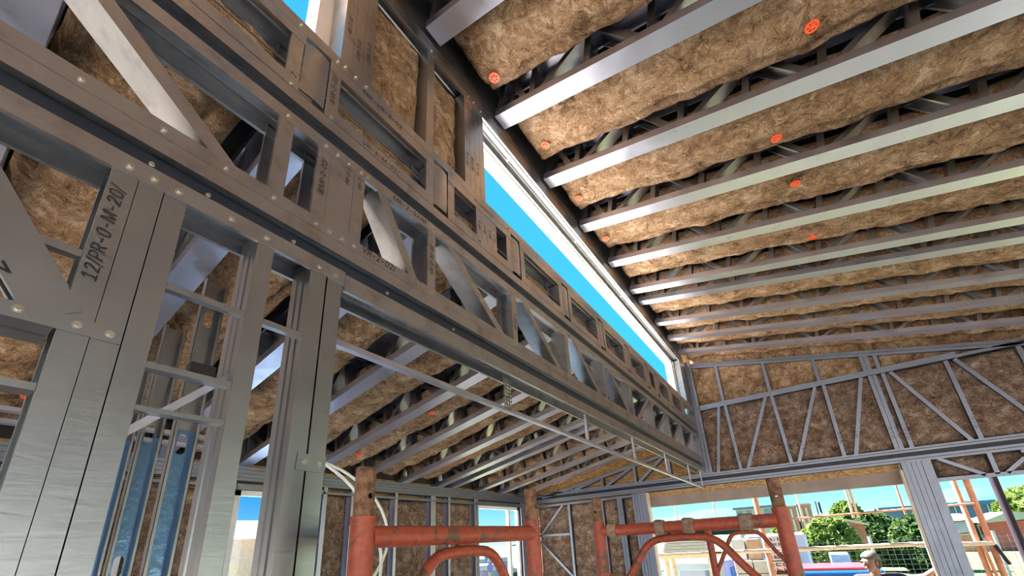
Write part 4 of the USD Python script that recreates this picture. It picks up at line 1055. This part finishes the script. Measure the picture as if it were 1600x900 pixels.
for k in range(6):
    for j in range(2):
        part(PL, 'block', rbox(-1.52 + j * .35, -1.185 + j * .35, 10.2, 10.7, -2.08 + .25 * k, -1.84 + .25 * k, .012), BLOCK)
part(PL, 'pallet', rbox(-1.56, -.83, 10.15, 10.75, -2.1, -2.082, .004), WOODP)
single('white_carton', rbox(-1.52, -1.27, 10.3, 10.6, -.585, -.17, .01), SIGNW, 'white carton standing on the block stack', 'carton')
single('cardboard_box', rbox(-1.235, -.99, 10.3, 10.6, -.585, -.18, .01), CARD, 'brown cardboard box beside the white carton on the block stack', 'box')
for k in range(9):
    z = -2.1 + .22 * k
    blk = m3.Manifold.cube((.36, .30, .205)).translate((-.86, 9.5, z))
    for a in range(3):
        for b in range(2):
            blk -= m3.Manifold.cube((.085, .4, .055)).translate((-.835 + .115 * a, 9.45, z + .035 + .09 * b))
    single('hollow_block', tm(blk), CLAY, 'hollow clay block with rectangular holes, %s from the ground in the tall column' % ORD[k], 'clay block', 'hollow clay blocks stacked outside')

# outside beyond the left wall
SG = thing('traffic_sign', 'blue pedestrian crossing sign above a round sign on a pole', 'traffic sign', (-9, 11.6, -2.1))
part(SG, 'pole', tube([(-9.03, 11.6, -2.1), (-9.03, 11.6, -.2)], .03, 8), FENCEM, smooth=40)
part(SG, 'square_plate', box(-9, -8.985, 11.33, 11.85, -.55, -.25), SIGNB)
part(SG, 'white_triangle', trimesh.creation.extrude_triangulation(A([11.40, -.52], [11.78, -.52], [11.59, -.27]).reshape(-1, 2), np.array([[0, 1, 2]]), .004).apply_transform(np.array([[0, 0, 1, -8.984], [1, 0, 0, 0], [0, 1, 0, 0], [0, 0, 0, 1.]])), SIGNW)
part(SG, 'walking_figure', cat_([bar((-8.978, 11.585, -.37), (-8.978, 11.58, -.44), FRONT, .035, .004), bar((-8.978, 11.58, -.43), (-8.978, 11.54, -.51), FRONT, .02, .004), bar((-8.978, 11.585, -.43), (-8.978, 11.63, -.51), FRONT, .02, .004)]), INK)
rd = trimesh.creation.cylinder(.16, .01, sections=28); rd.apply_transform(trimesh.transformations.rotation_matrix(math.pi / 2, [0, 1, 0])); rd.apply_translation((-8.985, 11.59, -.70)); part(SG, 'round_plate', rd, CARR)
rd = trimesh.creation.cylinder(.125, .012, sections=28); rd.apply_transform(trimesh.transformations.rotation_matrix(math.pi / 2, [0, 1, 0])); rd.apply_translation((-8.982, 11.59, -.70)); part(SG, 'round_plate_centre', rd, SIGNB)
van('car', 'white car parked beyond the small left-hand window', 'car', -11.0, 13.4, 3.4, 1.6, 1.42, CARW, rot=math.radians(80))
van('car', 'grey car parked farther off beyond the small left-hand window', 'car', -15.0, 19.5, 3.4, 1.6, 1.45, paint('grey_car_paint', (.35, .37, .42), .3), rot=math.radians(70))
ob = thing('orange_house', 'orange rendered house beyond the blue window', 'house', (-14, 6.4, -2.1))
part(ob, 'wall', box(-17, -14, 5.9, 8.6, -2.1, .55), paint('orange_render', (.80, .45, .25), .9)); part(ob, 'roof', tm(m3.Manifold.hull_points(A([-17.2, 5.7, .55], [-13.8, 5.7, .55], [-17.2, 8.8, .55], [-13.8, 8.8, .55], [-15.5, 5.9, 1.2], [-15.5, 8.6, 1.2]).reshape(-1, 3))), CLAY)
part(ob, 'window', box(-14.02, -13.98, 6.6, 7.3, -.9, .0), GLASSB)
